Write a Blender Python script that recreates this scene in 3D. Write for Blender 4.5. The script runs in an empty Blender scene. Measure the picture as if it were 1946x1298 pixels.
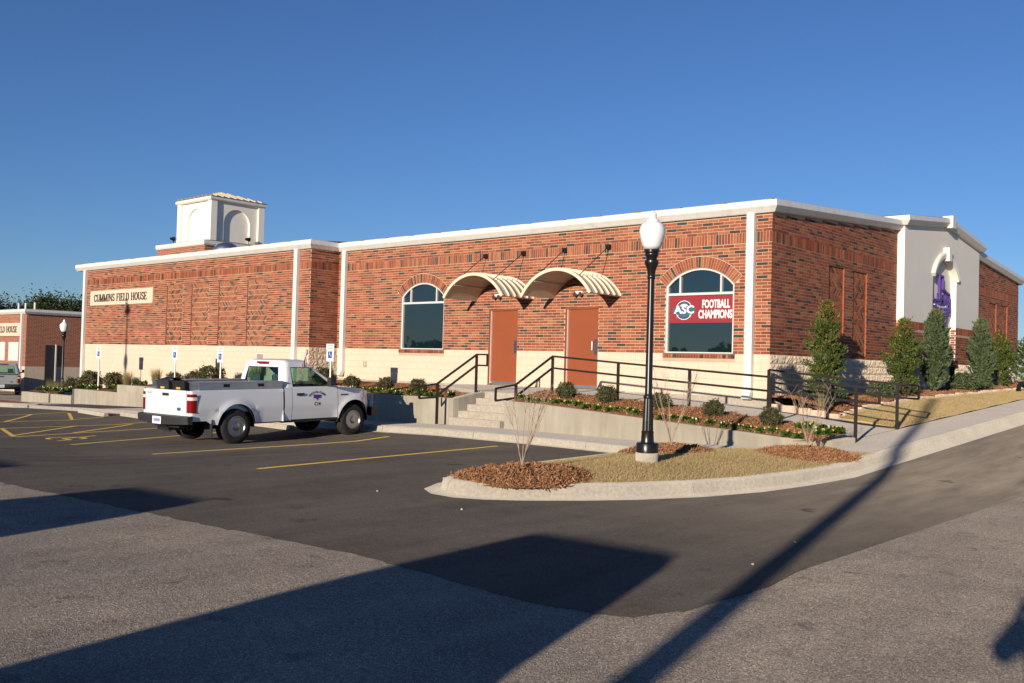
import bpy, bmesh, math, random
import numpy as np
from mathutils import Vector, Matrix
random.seed(7); rng = np.random.default_rng(7)
R = math.radians
scene = bpy.context.scene
COL = scene.collection

# ------------------------------------------------------------------ camera, sky, sun, exposure
CAMZ = 1.56
YAW, PITCH, ROLL = 0.72332, 0.0236, 0.0270
fw = Vector((-math.sin(YAW)*math.cos(PITCH), math.cos(YAW)*math.cos(PITCH), math.sin(PITCH)))
rt = Vector((math.cos(YAW), math.sin(YAW), 0)); up = rt.cross(fw)
rt2 = rt*math.cos(ROLL) + up*math.sin(ROLL); up2 = up*math.cos(ROLL) - rt*math.sin(ROLL)
cam = bpy.data.cameras.new('camera'); camo = bpy.data.objects.new('camera', cam); COL.objects.link(camo)
mw = Matrix.Identity(4)
for i in range(3):
    mw[i][0], mw[i][1], mw[i][2] = rt2[i], up2[i], -fw[i]
mw[2][3] = CAMZ
camo.matrix_world = mw
cam.sensor_width = 36; cam.lens = 36*1797.2/1946; cam.clip_start = .05; cam.clip_end = 4000
scene.camera = camo

SUN_AZ, SUN_EL = R(-13.9), R(11.4)
L = Vector((math.sin(SUN_AZ)*math.cos(SUN_EL), math.cos(SUN_AZ)*math.cos(SUN_EL), -math.sin(SUN_EL)))
wd = bpy.data.worlds.new('World'); scene.world = wd; wd.use_nodes = True
nt = wd.node_tree; bg = nt.nodes['Background']
sky = nt.nodes.new('ShaderNodeTexSky'); sky.sky_type = 'NISHITA'; sky.sun_disc = False
sky.sun_elevation = SUN_EL; sky.sun_rotation = math.atan2(-L.x, -L.y)
sky.air_density = 1.0; sky.dust_density = 0.0; sky.ozone_density = 4.5; sky.altitude = 400
wb = nt.nodes.new('ShaderNodeMixRGB'); wb.blend_type = 'MULTIPLY'; wb.inputs[0].default_value = 1; wb.inputs[2].default_value = (1.0, 1.06, 1.29, 1)   # camera white balance
nt.links.new(sky.outputs[0], wb.inputs[1]); nt.links.new(wb.outputs[0], bg.inputs[0]); bg.inputs[1].default_value = .075
sl = bpy.data.lights.new('sun', 'SUN'); sl.energy = 5.0; sl.angle = R(.55); sl.color = (1, .87, .70)
so = bpy.data.objects.new('sun', sl); COL.objects.link(so)
so.rotation_mode = 'QUATERNION'; so.rotation_quaternion = L.to_track_quat('-Z', 'Y'); so.location = (5, -20, 30)
scene.view_settings.view_transform = 'Standard'; scene.view_settings.look = 'None'
scene.view_settings.exposure = .22; scene.view_settings.gamma = 1; scene.view_settings.use_curve_mapping = False

# ------------------------------------------------------------------ materials
M = {}
def nodes(name):
    m = bpy.data.materials.new(name); m.use_nodes = True
    t = m.node_tree; b = t.nodes['Principled BSDF']; M[name] = m
    return m, t, b
def N(t, typ, **kw):
    n = t.nodes.new(typ)
    for k, v in kw.items():
        if k in n.inputs: n.inputs[k].default_value = v
        else: setattr(n, k, v)
    return n
def pos(t): return N(t, 'ShaderNodeNewGeometry').outputs['Position']
def noise(t, co, scale, detail=4, rough=.55, out='Fac'):
    n = N(t, 'ShaderNodeTexNoise'); n.inputs['Scale'].default_value = scale; n.inputs['Detail'].default_value = detail
    n.inputs['Roughness'].default_value = rough
    if co is not None: t.links.new(co, n.inputs['Vector'])
    return n.outputs[out]
def ramp(t, fac, stops):
    r = N(t, 'ShaderNodeValToRGB'); e = r.color_ramp.elements
    while len(e) < len(stops): e.new(.5)
    for k, (p, c) in enumerate(stops):
        e[k].position = p; e[k].color = (*c, 1) if len(c) == 3 else c
    t.links.new(fac, r.inputs[0]); return r.outputs[0]
def mix(t, fac, a, b, typ='MIX'):
    m = N(t, 'ShaderNodeMixRGB', blend_type=typ)
    for s, v in ((0, fac), (1, a), (2, b)):
        if hasattr(v, 'is_output'): t.links.new(v, m.inputs[s])
        else: m.inputs[s].default_value = v if s == 0 else (*v, 1)
    return m.outputs[0]
def bump(t, b, h, strength, dist=.01, prev=None):
    n = N(t, 'ShaderNodeBump'); n.inputs['Strength'].default_value = strength; n.inputs['Distance'].default_value = dist
    t.links.new(h, n.inputs['Height'])
    if prev is not None: t.links.new(prev, n.inputs['Normal'])
    t.links.new(n.outputs[0], b.inputs['Normal']); return n.outputs[0]
def sc(c, k): return tuple(min(1, max(0, v*k)) for v in c)
def mk(name, base, rough=.8, var=.12, scale=3, bs=0, bscale=60, bdist=.01, metal=0, spec=.4, dr=0, coat=0, fine=0):
    m, t, b = nodes(name)
    p = pos(t)
    f = noise(t, p, scale, 5)
    c = ramp(t, f, [(.3, sc(base, 1-var)), (.7, sc(base, 1+var))])
    if fine:
        f2 = noise(t, p, fine, 3)
        c = mix(t, .5, c, ramp(t, f2, [(.35, sc(base, .75)), (.65, sc(base, 1.2))]))
    t.links.new(c, b.inputs['Base Color'])
    b.inputs['Roughness'].default_value = rough; b.inputs['Metallic'].default_value = metal
    b.inputs['Specular IOR Level'].default_value = spec
    b.inputs['Diffuse Roughness'].default_value = dr; b.inputs['Coat Weight'].default_value = coat
    b.inputs['Coat Roughness'].default_value = .05
    if bs: bump(t, b, noise(t, p, bscale, 3), bs, bdist)
    return m
BRICKS = [(.315, .094, .042), (.265, .070, .034), (.205, .052, .030), (.36, .130, .060), (.050, .043, .036), (.165, .066, .040)]
BW = [.30, .26, .13, .15, .10, .06]
for i, c in enumerate(BRICKS): mk('brick_%d' % i, c, .85, .13, .8, .2, 90, .003, fine=14)
BM = [M['brick_%d' % i] for i in range(6)]
mk('mortar', (.56, .43, .31), .95, .12, .9, .2, 120, .003)
mk('block', (.68, .55, .42), .9, .05, 1.2, .15, 160, .003, fine=70)
mk('split_block', (.62, .52, .40), .95, .10, 4, .8, 45, .02, dr=.8, fine=30)
def streaked(name, base, rough):
    m, t, b = nodes(name); p = pos(t)
    mp = N(t, 'ShaderNodeMapping'); t.links.new(p, mp.inputs[0]); mp.inputs['Scale'].default_value = (4, 4, .5)
    c = ramp(t, noise(t, mp.outputs[0], 1.3, 5, .65), [(.30, sc(base, .80)), (.48, sc(base, .97)), (.7, sc(base, 1.04))])
    c = mix(t, .35, c, ramp(t, noise(t, p, 5, 5), [(.3, sc(base, .88)), (.6, base)]))
    t.links.new(c, b.inputs['Base Color']); b.inputs['Roughness'].default_value = rough
    bump(t, b, noise(t, p, 2.2, 3), .12, .02)
streaked('fascia', (.72, .70, .66), .45)
mk('stucco', (.83, .785, .70), .9, .03, .9, .1, 90, .002)
mk('door_paint', (.27, .068, .023), .6, .04, 1.5, .05, 30, .002)
streaked('white_metal', (.72, .71, .68), .4)
mk('frame_alu', (.60, .60, .58), .4, .03, 2)
mk('black_metal', (.012, .011, .010), .28, .2, 5, spec=.5)
mk('rail_paint', (.020, .014, .011), .35, .2, 8, spec=.5)
mk('canopy', (.52, .45, .335), .5, .05, 2)
mk('canopy_trim', (.70, .63, .49), .5, .03, 2)
mk('concrete', (.42, .375, .31), .9, .12, 1.3, .25, 50, .004, dr=.8, fine=14)
mk('pavement', (.34, .31, .275), .9, .10, 1.1, .3, 60, .004, dr=.8, fine=20)
mk('kerb', (.42, .38, .315), .9, .14, 1.8, .35, 45, .006, dr=.8, fine=25)
mk('soil', (.10, .065, .045), .95, .3, 5, .8, 40, .02, dr=1)
mk('mulch', (.21, .092, .042), .95, .35, 6, 1.0, 55, .03, dr=1, fine=60)
mk('chip', (.25, .115, .052), .9, .4, 30, dr=1)
mk('bark', (.19, .15, .12), .9, .3, 20, .6, 60, .01)
mk('twig', (.34, .25, .19), .85, .2, 20)
mk('paver_dark', (.10, .075, .085), .9, .15, 5, .3, 80, .004)
mk('yellow_paint', (.55, .37, .07), .8, .12, 4, .3, 80, .004, fine=40, dr=.6)
mk('tyre', (.022, .021, .020), .8, .2, 12, .3, 60, .004, dr=.5)
mk('plastic_black', (.03, .03, .032), .55, .1, 6)
mk('rubber_dark', (.010, .010, .010), .7, .1, 6)
mk('steel', (.42, .42, .44), .30, .06, 8, metal=1)
mk('aluminium', (.62, .63, .65), .38, .08, 6, .15, 25, .01, metal=1)
mk('galvanised', (.58, .58, .56), .5, .08, 12, metal=.7)
mk('paint_white', (.78, .79, .80), .28, .02, 1, coat=.6)
mk('paint_silver', (.42, .42, .41), .3, .03, 2, metal=.4, coat=.6)
mk('paint_dark', (.04, .05, .07), .3, .03, 2, coat=.6)
mk('red_lens', (.20, .006, .009), .12, .15, 30, coat=1)
mk('clear_lens', (.75, .72, .70), .1, .1, 30, coat=1)
mk('amber_lens', (.75, .22, .02), .12, .1, 30, coat=1)
mk('blue_sign', (.02, .06, .35), .4, .03, 3)
mk('sign_white', (.75, .76, .76), .4, .03, 3)
mk('sign_green', (.28, .40, .38), .5, .03, 3)
mk('letter_dark', (.045, .035, .03), .6, .1, 6)
mk('purple', (.10, .045, .26), .4, .08, 5)
mk('banner_red', (.29, .028, .036), .45, .03, 3)
mk('banner_blue', (.05, .12, .20), .45, .03, 3)
mk('banner_white', (.80, .80, .78), .45, .02, 3)
mk('globe', (.86, .86, .85), .18, .01, 3, coat=.5)
mk('stone_edge', (.58, .46, .34), .9, .2, 9, .6, 40, .01, dr=.7)
mk('roof_metal', (.20, .18, .155), .5, .06, 2)
mk('shade_cloth', (.62, .62, .60), .6, .02, 3)
mk('seat', (.10, .12, .12), .8, .1, 9)
mk('skin', (.45, .27, .19), .6, .05, 5)
mk('cloth_dark', (.05, .06, .09), .9, .1, 9)
mk('flag_red', (.42, .03, .04), .8, .05, 4); mk('flag_blue', (.03, .04, .16), .8, .05, 4)
mk('wood_pole', (.16, .11, .075), .9, .2, 6, .6, 30, .01)
mk('pebble', (.50, .45, .39), .9, .2, 20)
# window glass: dark tinted, mirror-like
m, t, b = nodes('window_glass'); b.inputs['Base Color'].default_value = (.006, .015, .019, 1)
b.inputs['Roughness'].default_value = .015; b.inputs['IOR'].default_value = 1.9; b.inputs['Specular IOR Level'].default_value = .6
def seeglass(name, tint, refl):
    m, t, b = nodes(name); t.nodes.remove(b); o = t.nodes['Material Output']
    tr = N(t, 'ShaderNodeBsdfTransparent'); tr.inputs[0].default_value = (*tint, 1)
    gl = N(t, 'ShaderNodeBsdfGlossy'); gl.inputs['Roughness'].default_value = .02
    lw = N(t, 'ShaderNodeLayerWeight'); pw_ = N(t, 'ShaderNodeMath', operation='POWER'); pw_.inputs[1].default_value = 3.5; t.links.new(lw.outputs['Facing'], pw_.inputs[0])
    fr = N(t, 'ShaderNodeMath', operation='MULTIPLY_ADD'); fr.inputs[1].default_value = .6; fr.inputs[2].default_value = refl; t.links.new(pw_.outputs[0], fr.inputs[0])
    mx = N(t, 'ShaderNodeMixShader'); t.links.new(fr.outputs[0], mx.inputs[0]); t.links.new(tr.outputs[0], mx.inputs[1]); t.links.new(gl.outputs[0], mx.inputs[2])
    t.links.new(mx.outputs[0], o.inputs[0])
seeglass('car_glass', (.48, .66, .58), .06)
# leaves and grass: tone attribute
def leafmat(name, stops, rough=.6, trans=.25):
    m, t, b = nodes(name)
    a = N(t, 'ShaderNodeAttribute', attribute_name='tone')
    c = ramp(t, a.outputs['Fac'], stops)
    t.links.new(c, b.inputs['Base Color']); b.inputs['Roughness'].default_value = rough
    b.inputs['Specular IOR Level'].default_value = .3
    tr = N(t, 'ShaderNodeBsdfTranslucent'); t.links.new(c, tr.inputs[0])
    mx = N(t, 'ShaderNodeMixShader'); mx.inputs[0].default_value = trans
    t.links.new(b.outputs[0], mx.inputs[1]); t.links.new(tr.outputs[0], mx.inputs[2])
    t.links.new(mx.outputs[0], t.nodes['Material Output'].inputs[0])
leafmat('leaf_holly', [(0, (.05, .085, .022)), (.6, (.10, .14, .03)), (.85, (.20, .17, .04)), (1, (.30, .14, .05))])
leafmat('leaf_juniper', [(0, (.06, .095, .045)), (.7, (.12, .165, .075)), (1, (.20, .21, .10))], .8)
leafmat('leaf_juniper_tip', [(0, (.09, .10, .04)), (.5, (.16, .15, .06)), (1, (.34, .18, .07))], .8)
leafmat('leaf_box', [(0, (.05, .06, .025)), (.6, (.10, .105, .04)), (1, (.20, .17, .08))], .7)
leafmat('leaf_oak', [(0, (.022, .036, .012)), (.6, (.045, .065, .020)), (1, (.08, .095, .03))], .8)
leafmat('leaf_pansy', [(0, (.04, .09, .018)), (.6, (.075, .15, .025)), (1, (.14, .21, .04))], .6)
leafmat('leaf_ornamental', [(0, (.16, .15, .05)), (.6, (.30, .26, .10)), (1, (.42, .34, .16))], .8)
leafmat('grass', [(0, (.36, .26, .12)), (.5, (.60, .46, .23)), (.85, (.52, .41, .18)), (1, (.27, .27, .09))], .9, .25)
mk('lawn_base', (.46, .34, .17), .95, .25, 2.5, .9, 60, .02, dr=1, fine=35)
mk('field', (.22, .19, .09), .95, .2, .3, .6, 4, .05, dr=1)
for nm, c in (('petal_yellow', (.66, .50, .12)), ('petal_white', (.75, .72, .62)), ('petal_purple', (.16, .08, .22))): mk(nm, c, .7, .05, 9)
# asphalt
def asphalt(name, lo, hi, grain, bs, stain, dust=False, crack=.5):
    m, t, b = nodes(name); p = pos(t)
    v = N(t, 'ShaderNodeTexVoronoi'); v.inputs['Scale'].default_value = grain; t.links.new(p, v.inputs['Vector'])
    sepr = N(t, 'ShaderNodeSeparateColor'); t.links.new(v.outputs['Color'], sepr.inputs[0])
    agg = ramp(t, sepr.outputs[0], [(.0, lo), (.55, tuple((a+b_)/2 for a, b_ in zip(lo, hi))), (.9, hi), (1, sc(hi, 1.5))])
    n1 = noise(t, p, .55, 6, .65); c = mix(t, 1, agg, ramp(t, n1, [(.32, (.72, .72, .74)), (.68, (1.2, 1.17, 1.12))]), 'MULTIPLY')
    n2 = noise(t, p, 3.1, 4, .7); c = mix(t, 1, c, ramp(t, n2, [(.30, (.55, .56, .58)), (.40, (1, 1, 1)), (.70, (1.08, 1.07, 1.05))]), 'MULTIPLY')
    mpg = N(t, 'ShaderNodeMapping'); t.links.new(p, mpg.inputs[0]); mpg.inputs['Scale'].default_value = (2.2, .35, 1)
    n3 = noise(t, mpg.outputs[0], 1.0, 4, .6); c = mix(t, stain, c, ramp(t, n3, [(.35, sc(lo, .8)), (.62, sc(hi, 1.15))]))
    sp = N(t, 'ShaderNodeSeparateXYZ'); t.links.new(p, sp.inputs[0])
    if dust:       # pale dust tracked along the street side
        mr = N(t, 'ShaderNodeMapRange'); t.links.new(sp.outputs[0], mr.inputs[0])
        for k_, v_ in zip(('From Min', 'From Max'), (-8.5, -4.2)): mr.inputs[k_].default_value = v_
        my = N(t, 'ShaderNodeMapRange'); t.links.new(sp.outputs[1], my.inputs[0])
        for k_, v_ in zip(('From Min', 'From Max'), (7.0, 14.0)): my.inputs[k_].default_value = v_
        mm = N(t, 'ShaderNodeMath', operation='MULTIPLY'); t.links.new(mr.outputs[0], mm.inputs[0]); t.links.new(my.outputs[0], mm.inputs[1])
        m2 = N(t, 'ShaderNodeMath', operation='MULTIPLY'); t.links.new(mm.outputs[0], m2.inputs[0])
        t.links.new(ramp(t, noise(t, mpg.outputs[0], 1.4, 5, .65), [(.3, (.35, .35, .35)), (.65, (1, 1, 1))]), m2.inputs[1])
        c = mix(t, m2.outputs[0], c, (.30, .25, .19))
    if True:
        oil = noise(t, p, 1.7 if dust else 1.25, 4, .55); c = mix(t, 1, c, ramp(t, oil, [(.27, (.45, .45, .46)), (.335, (1, 1, 1))]), 'MULTIPLY')
    vc = N(t, 'ShaderNodeTexVoronoi', feature='DISTANCE_TO_EDGE'); vc.inputs['Scale'].default_value = .42
    wob = N(t, 'ShaderNodeVectorMath', operation='MULTIPLY_ADD'); t.links.new(noise(t, p, 2.2, 5, .65, 'Color'), wob.inputs[0]); wob.inputs[1].default_value = (.9, .9, 0); t.links.new(p, wob.inputs[2])
    t.links.new(wob.outputs[0], vc.inputs['Vector'])
    crk = ramp(t, vc.outputs['Distance'], [(.0, (.45, .45, .45)), (.006, (1, 1, 1))])
    c = mix(t, crack, c, crk, 'MULTIPLY')
    t.links.new(c, b.inputs['Base Color']); b.inputs['Roughness'].default_value = .92; b.inputs['Diffuse Roughness'].default_value = 1
    b.inputs['Specular IOR Level'].default_value = .25
    nb = noise(t, p, grain*.7, 3, .7)
    pv = bump(t, b, v.outputs['Distance'], bs, .012)
    bump(t, b, nb, bs*.8, .012, pv)
asphalt('asphalt_old', (.20, .168, .14), (.50, .435, .365), 115, 1.0, .14, crack=.30)
asphalt('asphalt_new', (.064, .056, .048), (.128, .112, .095), 120, .6, .25, dust=True, crack=.25)

# ------------------------------------------------------------------ mesh helpers
def link(o, parent=None):
    COL.objects.link(o)
    if parent is not None: o.parent = parent
    return o
def tag(o, label=None, cat=None, group=None, kind=None):
    if label: o['label'] = label
    if cat: o['category'] = cat
    if group: o['group'] = group
    if kind: o['kind'] = kind
    return o
def thing(name, label, cat, loc=(0, 0, 0), rotz=0, group=None):
    o = bpy.data.objects.new(name, None); o.location = loc; o.rotation_euler = (0, 0, rotz); o.empty_display_size = .2
    link(o); return tag(o, label, cat, group)
def root_off(o):
    v = Vector((0, 0, 0))
    while o is not None:
        v += Vector(o.location); o = o.parent
    return v
class MB:
    def __init__(s): s.v, s.f, s.m = [], [], []
    def poly(s, pts, mat=0):
        n = len(s.v); s.v += [tuple(p) for p in pts]; s.f.append(tuple(range(n, n+len(pts)))); s.m.append(mat)
    def box(s, x0, x1, y0, y1, z0, z1, mat=0):
        n = len(s.v)
        s.v += [(x, y, z) for z in (z0, z1) for x, y in ((x0, y0), (x1, y0), (x1, y1), (x0, y1))]
        for f in ((0, 3, 2, 1), (4, 5, 6, 7), (0, 1, 5, 4), (1, 2, 6, 5), (2, 3, 7, 6), (3, 0, 4, 7)):
            s.f.append(tuple(n+i for i in f)); s.m.append(mat)
        return s
    def bar(s, p, q, w, h, upv=(0, 0, 1), mat=0):
        p, q = Vector(p), Vector(q); d = (q-p).normalized(); u = Vector(upv)
        a = d.cross(u)
        if a.length < 1e-4: a = d.cross(Vector((1, 0, 0)))
        a.normalize(); u = a.cross(d).normalized(); n = len(s.v)
        for e in (p, q):
            for i, j in ((-1, -1), (1, -1), (1, 1), (-1, 1)): s.v.append(tuple(e + a*(w/2*i) + u*(h/2*j)))
        for f in ((0, 1, 2, 3), (7, 6, 5, 4), (0, 4, 5, 1), (1, 5, 6, 2), (2, 6, 7, 3), (3, 7, 4, 0)):
            s.f.append(tuple(n+i for i in f)); s.m.append(mat)
        return s
    def tube(s, path, r, seg=8, mat=0):
        path = [Vector(p) for p in path]; n0 = len(s.v); k = len(path)
        rs = r if isinstance(r, (list, tuple)) else [r]*k
        for i, p in enumerate(path):
            d = (path[min(i+1, k-1)] - path[max(i-1, 0)]).normalized()
            a = d.cross(Vector((0, 0, 1)))
            if a.length < 1e-3: a = Vector((1, 0, 0))
            a.normalize(); b_ = d.cross(a)
            for j in range(seg):
                an = 2*math.pi*j/seg; s.v.append(tuple(p + (a*math.cos(an)+b_*math.sin(an))*rs[i]))
        for i in range(k-1):
            for j in range(seg):
                j2 = (j+1) % seg
                s.f.append((n0+i*seg+j, n0+i*seg+j2, n0+(i+1)*seg+j2, n0+(i+1)*seg+j)); s.m.append(mat)
        s.f.append(tuple(n0+j for j in range(seg))); s.m.append(mat)
        s.f.append(tuple(n0+(k-1)*seg+j for j in reversed(range(seg)))); s.m.append(mat)
        return s
    def lathe(s, prof, c=(0, 0, 0), seg=24, mat=0, axis='z', flute=0, caps=True):
        n0 = len(s.v); k = len(prof)
        for r, z in prof:
            for j in range(seg):
                a = 2*math.pi*j/seg; rr = r*(1-(flute if j % 2 else 0))
                x, y = rr*math.cos(a), rr*math.sin(a)
                p = (x, y, z) if axis == 'z' else ((x, z, y) if axis == 'y' else (z, x, y))
                s.v.append((c[0]+p[0], c[1]+p[1], c[2]+p[2]))
        for i in range(k-1):
            for j in range(seg):
                j2 = (j+1) % seg; s.f.append((n0+i*seg+j, n0+i*seg+j2, n0+(i+1)*seg+j2, n0+(i+1)*seg+j)); s.m.append(mat)
        if not caps: return s
        s.f.append(tuple(n0+j for j in reversed(range(seg)))); s.m.append(mat)
        s.f.append(tuple(n0+(k-1)*seg+j for j in range(seg))); s.m.append(mat)
        return s
    def grid(s, rows, mat=0):
        n0 = len(s.v); w = len(rows[0])
        for r in rows: s.v += [tuple(p) for p in r]
        for i in range(len(rows)-1):
            for j in range(w-1):
                s.f.append((n0+i*w+j, n0+i*w+j+1, n0+(i+1)*w+j+1, n0+(i+1)*w+j)); s.m.append(mat)
        return s
    def prism(s, poly, fn, d0, d1, mat=0, back=False):
        k = len(poly); n0 = len(s.v)
        s.v += [fn(u, v, d1) for u, v in poly] + [fn(u, v, d0) for u, v in poly]
        s.f.append(tuple(range(n0, n0+k))); s.m.append(mat)
        for i in range(k):
            j = (i+1) % k; s.f.append((n0+i, n0+k+i, n0+k+j, n0+j)); s.m.append(mat)
        if back: s.f.append(tuple(range(n0+2*k-1, n0+k-1, -1))); s.m.append(mat)
        return s
    def build(s, name, mats, parent=None, smooth=False, local=False, origin=None, sharp=None):
        if not isinstance(mats, (list, tuple)): mats = [mats]
        mats = [M[x] if isinstance(x, str) else x for x in mats]
        off = Vector((0, 0, 0))
        if parent is not None and not local: off = root_off(parent)
        if origin is not None: off = Vector(origin)
        me = bpy.data.meshes.new(name)
        me.from_pydata([(v[0]-off.x, v[1]-off.y, v[2]-off.z) for v in s.v], [], s.f)
        for x in mats: me.materials.append(x)
        if len(mats) > 1: me.polygons.foreach_set('material_index', s.m)
        bm = bmesh.new(); bm.from_mesh(me); bmesh.ops.recalc_face_normals(bm, faces=bm.faces)
        if smooth: bmesh.ops.remove_doubles(bm, verts=bm.verts, dist=1e-5)
        bm.to_mesh(me); bm.free()
        if smooth:
            me.polygons.foreach_set('use_smooth', [True]*len(me.polygons))
            if sharp: me.set_sharp_from_angle(angle=R(sharp))
        o = bpy.data.objects.new(name, me); link(o, parent)
        if origin is not None: o.location = origin
        return o
def poly_holes(outer, holes, fn, d=0):
    """flat panel with holes: triangle-filled bmesh -> verts, faces"""
    bm = bmesh.new(); es = []
    for loop in [outer]+holes:
        vs = [bm.verts.new((u, v, 0)) for u, v in loop]
        for i in range(len(vs)): es.append(bm.edges.new((vs[i], vs[(i+1) % len(vs)])))
    bmesh.ops.triangle_fill(bm, use_beauty=True, edges=es, normal=(0, 0, 1))
    bm.verts.index_update()
    v = [fn(x.co.x, x.co.y, d) for x in bm.verts]; f = [tuple(y.index for y in x.verts) for x in bm.faces]
    bm.free(); return v, f
def add_vf(mb, vf, mat=0):
    n = len(mb.v); mb.v += vf[0]
    for f in vf[1]: mb.f.append(tuple(n+i for i in f)); mb.m.append(mat)
def np_mesh(name, verts, faces, mat, tone=None):
    me = bpy.data.meshes.new(name); nv, (nf, k) = len(verts), faces.shape
    me.vertices.add(nv); me.vertices.foreach_set('co', np.asarray(verts, np.float32).ravel())
    me.loops.add(nf*k); me.loops.foreach_set('vertex_index', faces.astype(np.int32).ravel())
    me.polygons.add(nf); me.polygons.foreach_set('loop_start', np.arange(0, nf*k, k, dtype=np.int32))
    me.polygons.foreach_set('loop_total', np.full(nf, k, np.int32))
    me.update(calc_edges=True)
    for x in (mat if isinstance(mat, list) else [mat]): me.materials.append(M[x])
    if tone is not None:
        a = me.attributes.new('tone', 'FLOAT', 'FACE'); a.data.foreach_set('value', np.asarray(tone, np.float32))
    me.validate(); return me
def leaf_arrays(pts, size, aspect=.55, upbias=0, dirs=None, g=None):
    g = g or rng; n = len(pts)
    a = g.normal(size=(n, 3)) if dirs is None else dirs + g.normal(size=(n, 3))*.35
    a[:, 2] += upbias; a /= np.linalg.norm(a, axis=1)[:, None]+1e-9
    b = np.cross(a, g.normal(size=(n, 3))); b /= np.linalg.norm(b, axis=1)[:, None]+1e-9
    s = (size*g.uniform(.6, 1.3, n))[:, None]
    v = np.stack([pts-a*s*.5, pts+b*s*aspect*.5, pts+a*s*.5, pts-b*s*aspect*.5], 1).reshape(-1, 3)
    return v, np.arange(4*n).reshape(n, 4)
def leaf_mesh(name, pts, size, mat, tone=None, **kw):
    v, f = leaf_arrays(pts, size, **kw)
    return np_mesh(name, v, f, mat, rng.uniform(0, 1, len(pts)) if tone is None else tone)
def text_mesh(s, size, extrude, bold=0, align='CENTER', spacing=1):
    cu = bpy.data.curves.new('text', 'FONT'); cu.body = s; cu.size = size; cu.extrude = extrude; cu.offset = bold
    cu.align_x = align; cu.align_y = 'CENTER'; cu.resolution_u = 3; cu.space_character = spacing
    o = bpy.data.objects.new('text', cu); COL.objects.link(o)
    dg = bpy.context.evaluated_depsgraph_get(); me = bpy.data.meshes.new_from_object(o.evaluated_get(dg))
    bpy.data.objects.remove(o); bpy.data.curves.remove(cu); return me
def text_obj(name, s, parent, mat, fn, size, width=None, bold=0, extrude=.004, local=False):
    """fn(u,v,d)->world point; the text centred at u=v=0"""
    me = text_mesh(s, size, extrude, bold)
    xs = [v.co.x for v in me.vertices]; w = max(xs)-min(xs); mid = (max(xs)+min(xs))/2
    k = width/w if width else 1
    off = Vector((0, 0, 0)) if local or parent is None else root_off(parent)
    for v in me.vertices: v.co = Vector(fn((v.co.x-mid)*k, v.co.y, v.co.z)) - off
    me.name = name; me.materials.clear(); me.materials.append(M[mat])
    o = bpy.data.objects.new(name, me); return link(o, parent)
SER = {}
def serif_glyphs():
    V, H_, S = .17, .07, .30      # stem, hairline, serif length
    def stem(x, a=0, b_=1): return [(x, a, x, b_, V)] + ([(x-S/2, .03, x+S/2, .03, H_)] if a == 0 else []) + ([(x-S/2, .97, x+S/2, .97, H_)] if b_ == 1 else [])
    def arc_(cx, cy, rx, ry, a0, a1, n=10, k=V):
        P = [(cx+rx*math.cos(math.radians(a0+(a1-a0)*i/n)), cy+ry*math.sin(math.radians(a0+(a1-a0)*i/n))) for i in range(n+1)]
        return [(p[0], p[1], q[0], q[1], k*(.45+.55*abs(q[1]-p[1])/max(1e-6, math.hypot(q[0]-p[0], (q[1]-p[1]))))) for p, q in zip(P, P[1:])]
    SER.update({'C': (.74, arc_(.40, .5, .30, .46, 40, 320)+[(.66, .68, .66, .98, H_), (.66, .02, .66, .30, H_)]), 'U': (.80, [(.16, .3, .16, 1, V), (.02, .97, .30, .97, H_), (.64, .3, .64, 1, H_*1.3), (.52, .97, .76, .97, H_)]+arc_(.40, .32, .24, .28, 180, 360)),
        'M': (1.0, stem(.14, 0, 1)[:2]+[(.14, 1, .48, .02, V), (.48, .02, .82, 1, H_*1.3), (.02, .97, .16, .97, H_), (.82, .97, .96, .97, H_)]+stem(.82, 0, .99)[:2]), 'I': (.40, stem(.20)), 'N': (.86, [(.14, 0, .14, 1, H_*1.4), (.14, 1, .70, 0, V), (.70, 0, .70, 1, H_*1.4), (.02, .03, .26, .03, H_), (.0, .97, .18, .97, H_), (.58, .97, .82, .97, H_)]),
        'S': (.64, arc_(.31, .74, .20, .23, 30, 270, 8)+arc_(.31, .27, .21, .24, 90, -150, 8)+[(.52, .72, .52, .97, H_), (.09, .03, .09, .28, H_)]), 'F': (.66, stem(.16)+[(.16, .97, .58, .97, H_), (.58, .75, .58, 1, H_), (.16, .52, .44, .52, H_), (.44, .40, .44, .64, H_)]),
        'E': (.68, stem(.16)+[(.16, .97, .58, .97, H_), (.58, .76, .58, 1, H_), (.16, .52, .42, .52, H_), (.42, .40, .42, .64, H_), (.16, .03, .60, .03, H_), (.60, 0, .60, .26, H_)]), 'L': (.64, stem(.16)+[(.16, .03, .58, .03, H_), (.58, 0, .58, .28, H_)]),
        'D': (.80, stem(.16)+[(.16, .97, .38, .97, H_), (.16, .03, .38, .03, H_)]+arc_(.38, .5, .30, .47, 90, -90)), 'H': (.84, stem(.17)+stem(.66)+[(.17, .52, .66, .52, H_)]), 'O': (.82, arc_(.41, .5, .30, .47, 0, 360, 18)), ' ': (.42, [])})
def serif_text(name, txt, parent, mat, fn, height, width):
    if not SER: serif_glyphs()
    tot = sum(SER[ch][0] for ch in txt); k = width/tot; u = -width/2
    for ch in txt:
        w, st_ = SER[ch]; mb = MB()
        for (x0, y0, x1, y1, th_) in st_:
            p, q = Vector((u+x0*k, (y0-.5)*height)), Vector((u+x1*k, (y1-.5)*height)); d = (q-p); 
            if d.length < 1e-5: continue
            n = Vector((-d.y, d.x)).normalized()*th_*k/2
            mb.prism([tuple(p-n), tuple(q-n), tuple(q+n), tuple(p+n)], fn, 0, .015)
        if mb.f: mb.build(name, mat, parent)
        u += w*k
def struct(o): o['kind'] = 'structure'; return o
def clip(x, a=0, b=1): return max(a, min(b, x))
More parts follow.
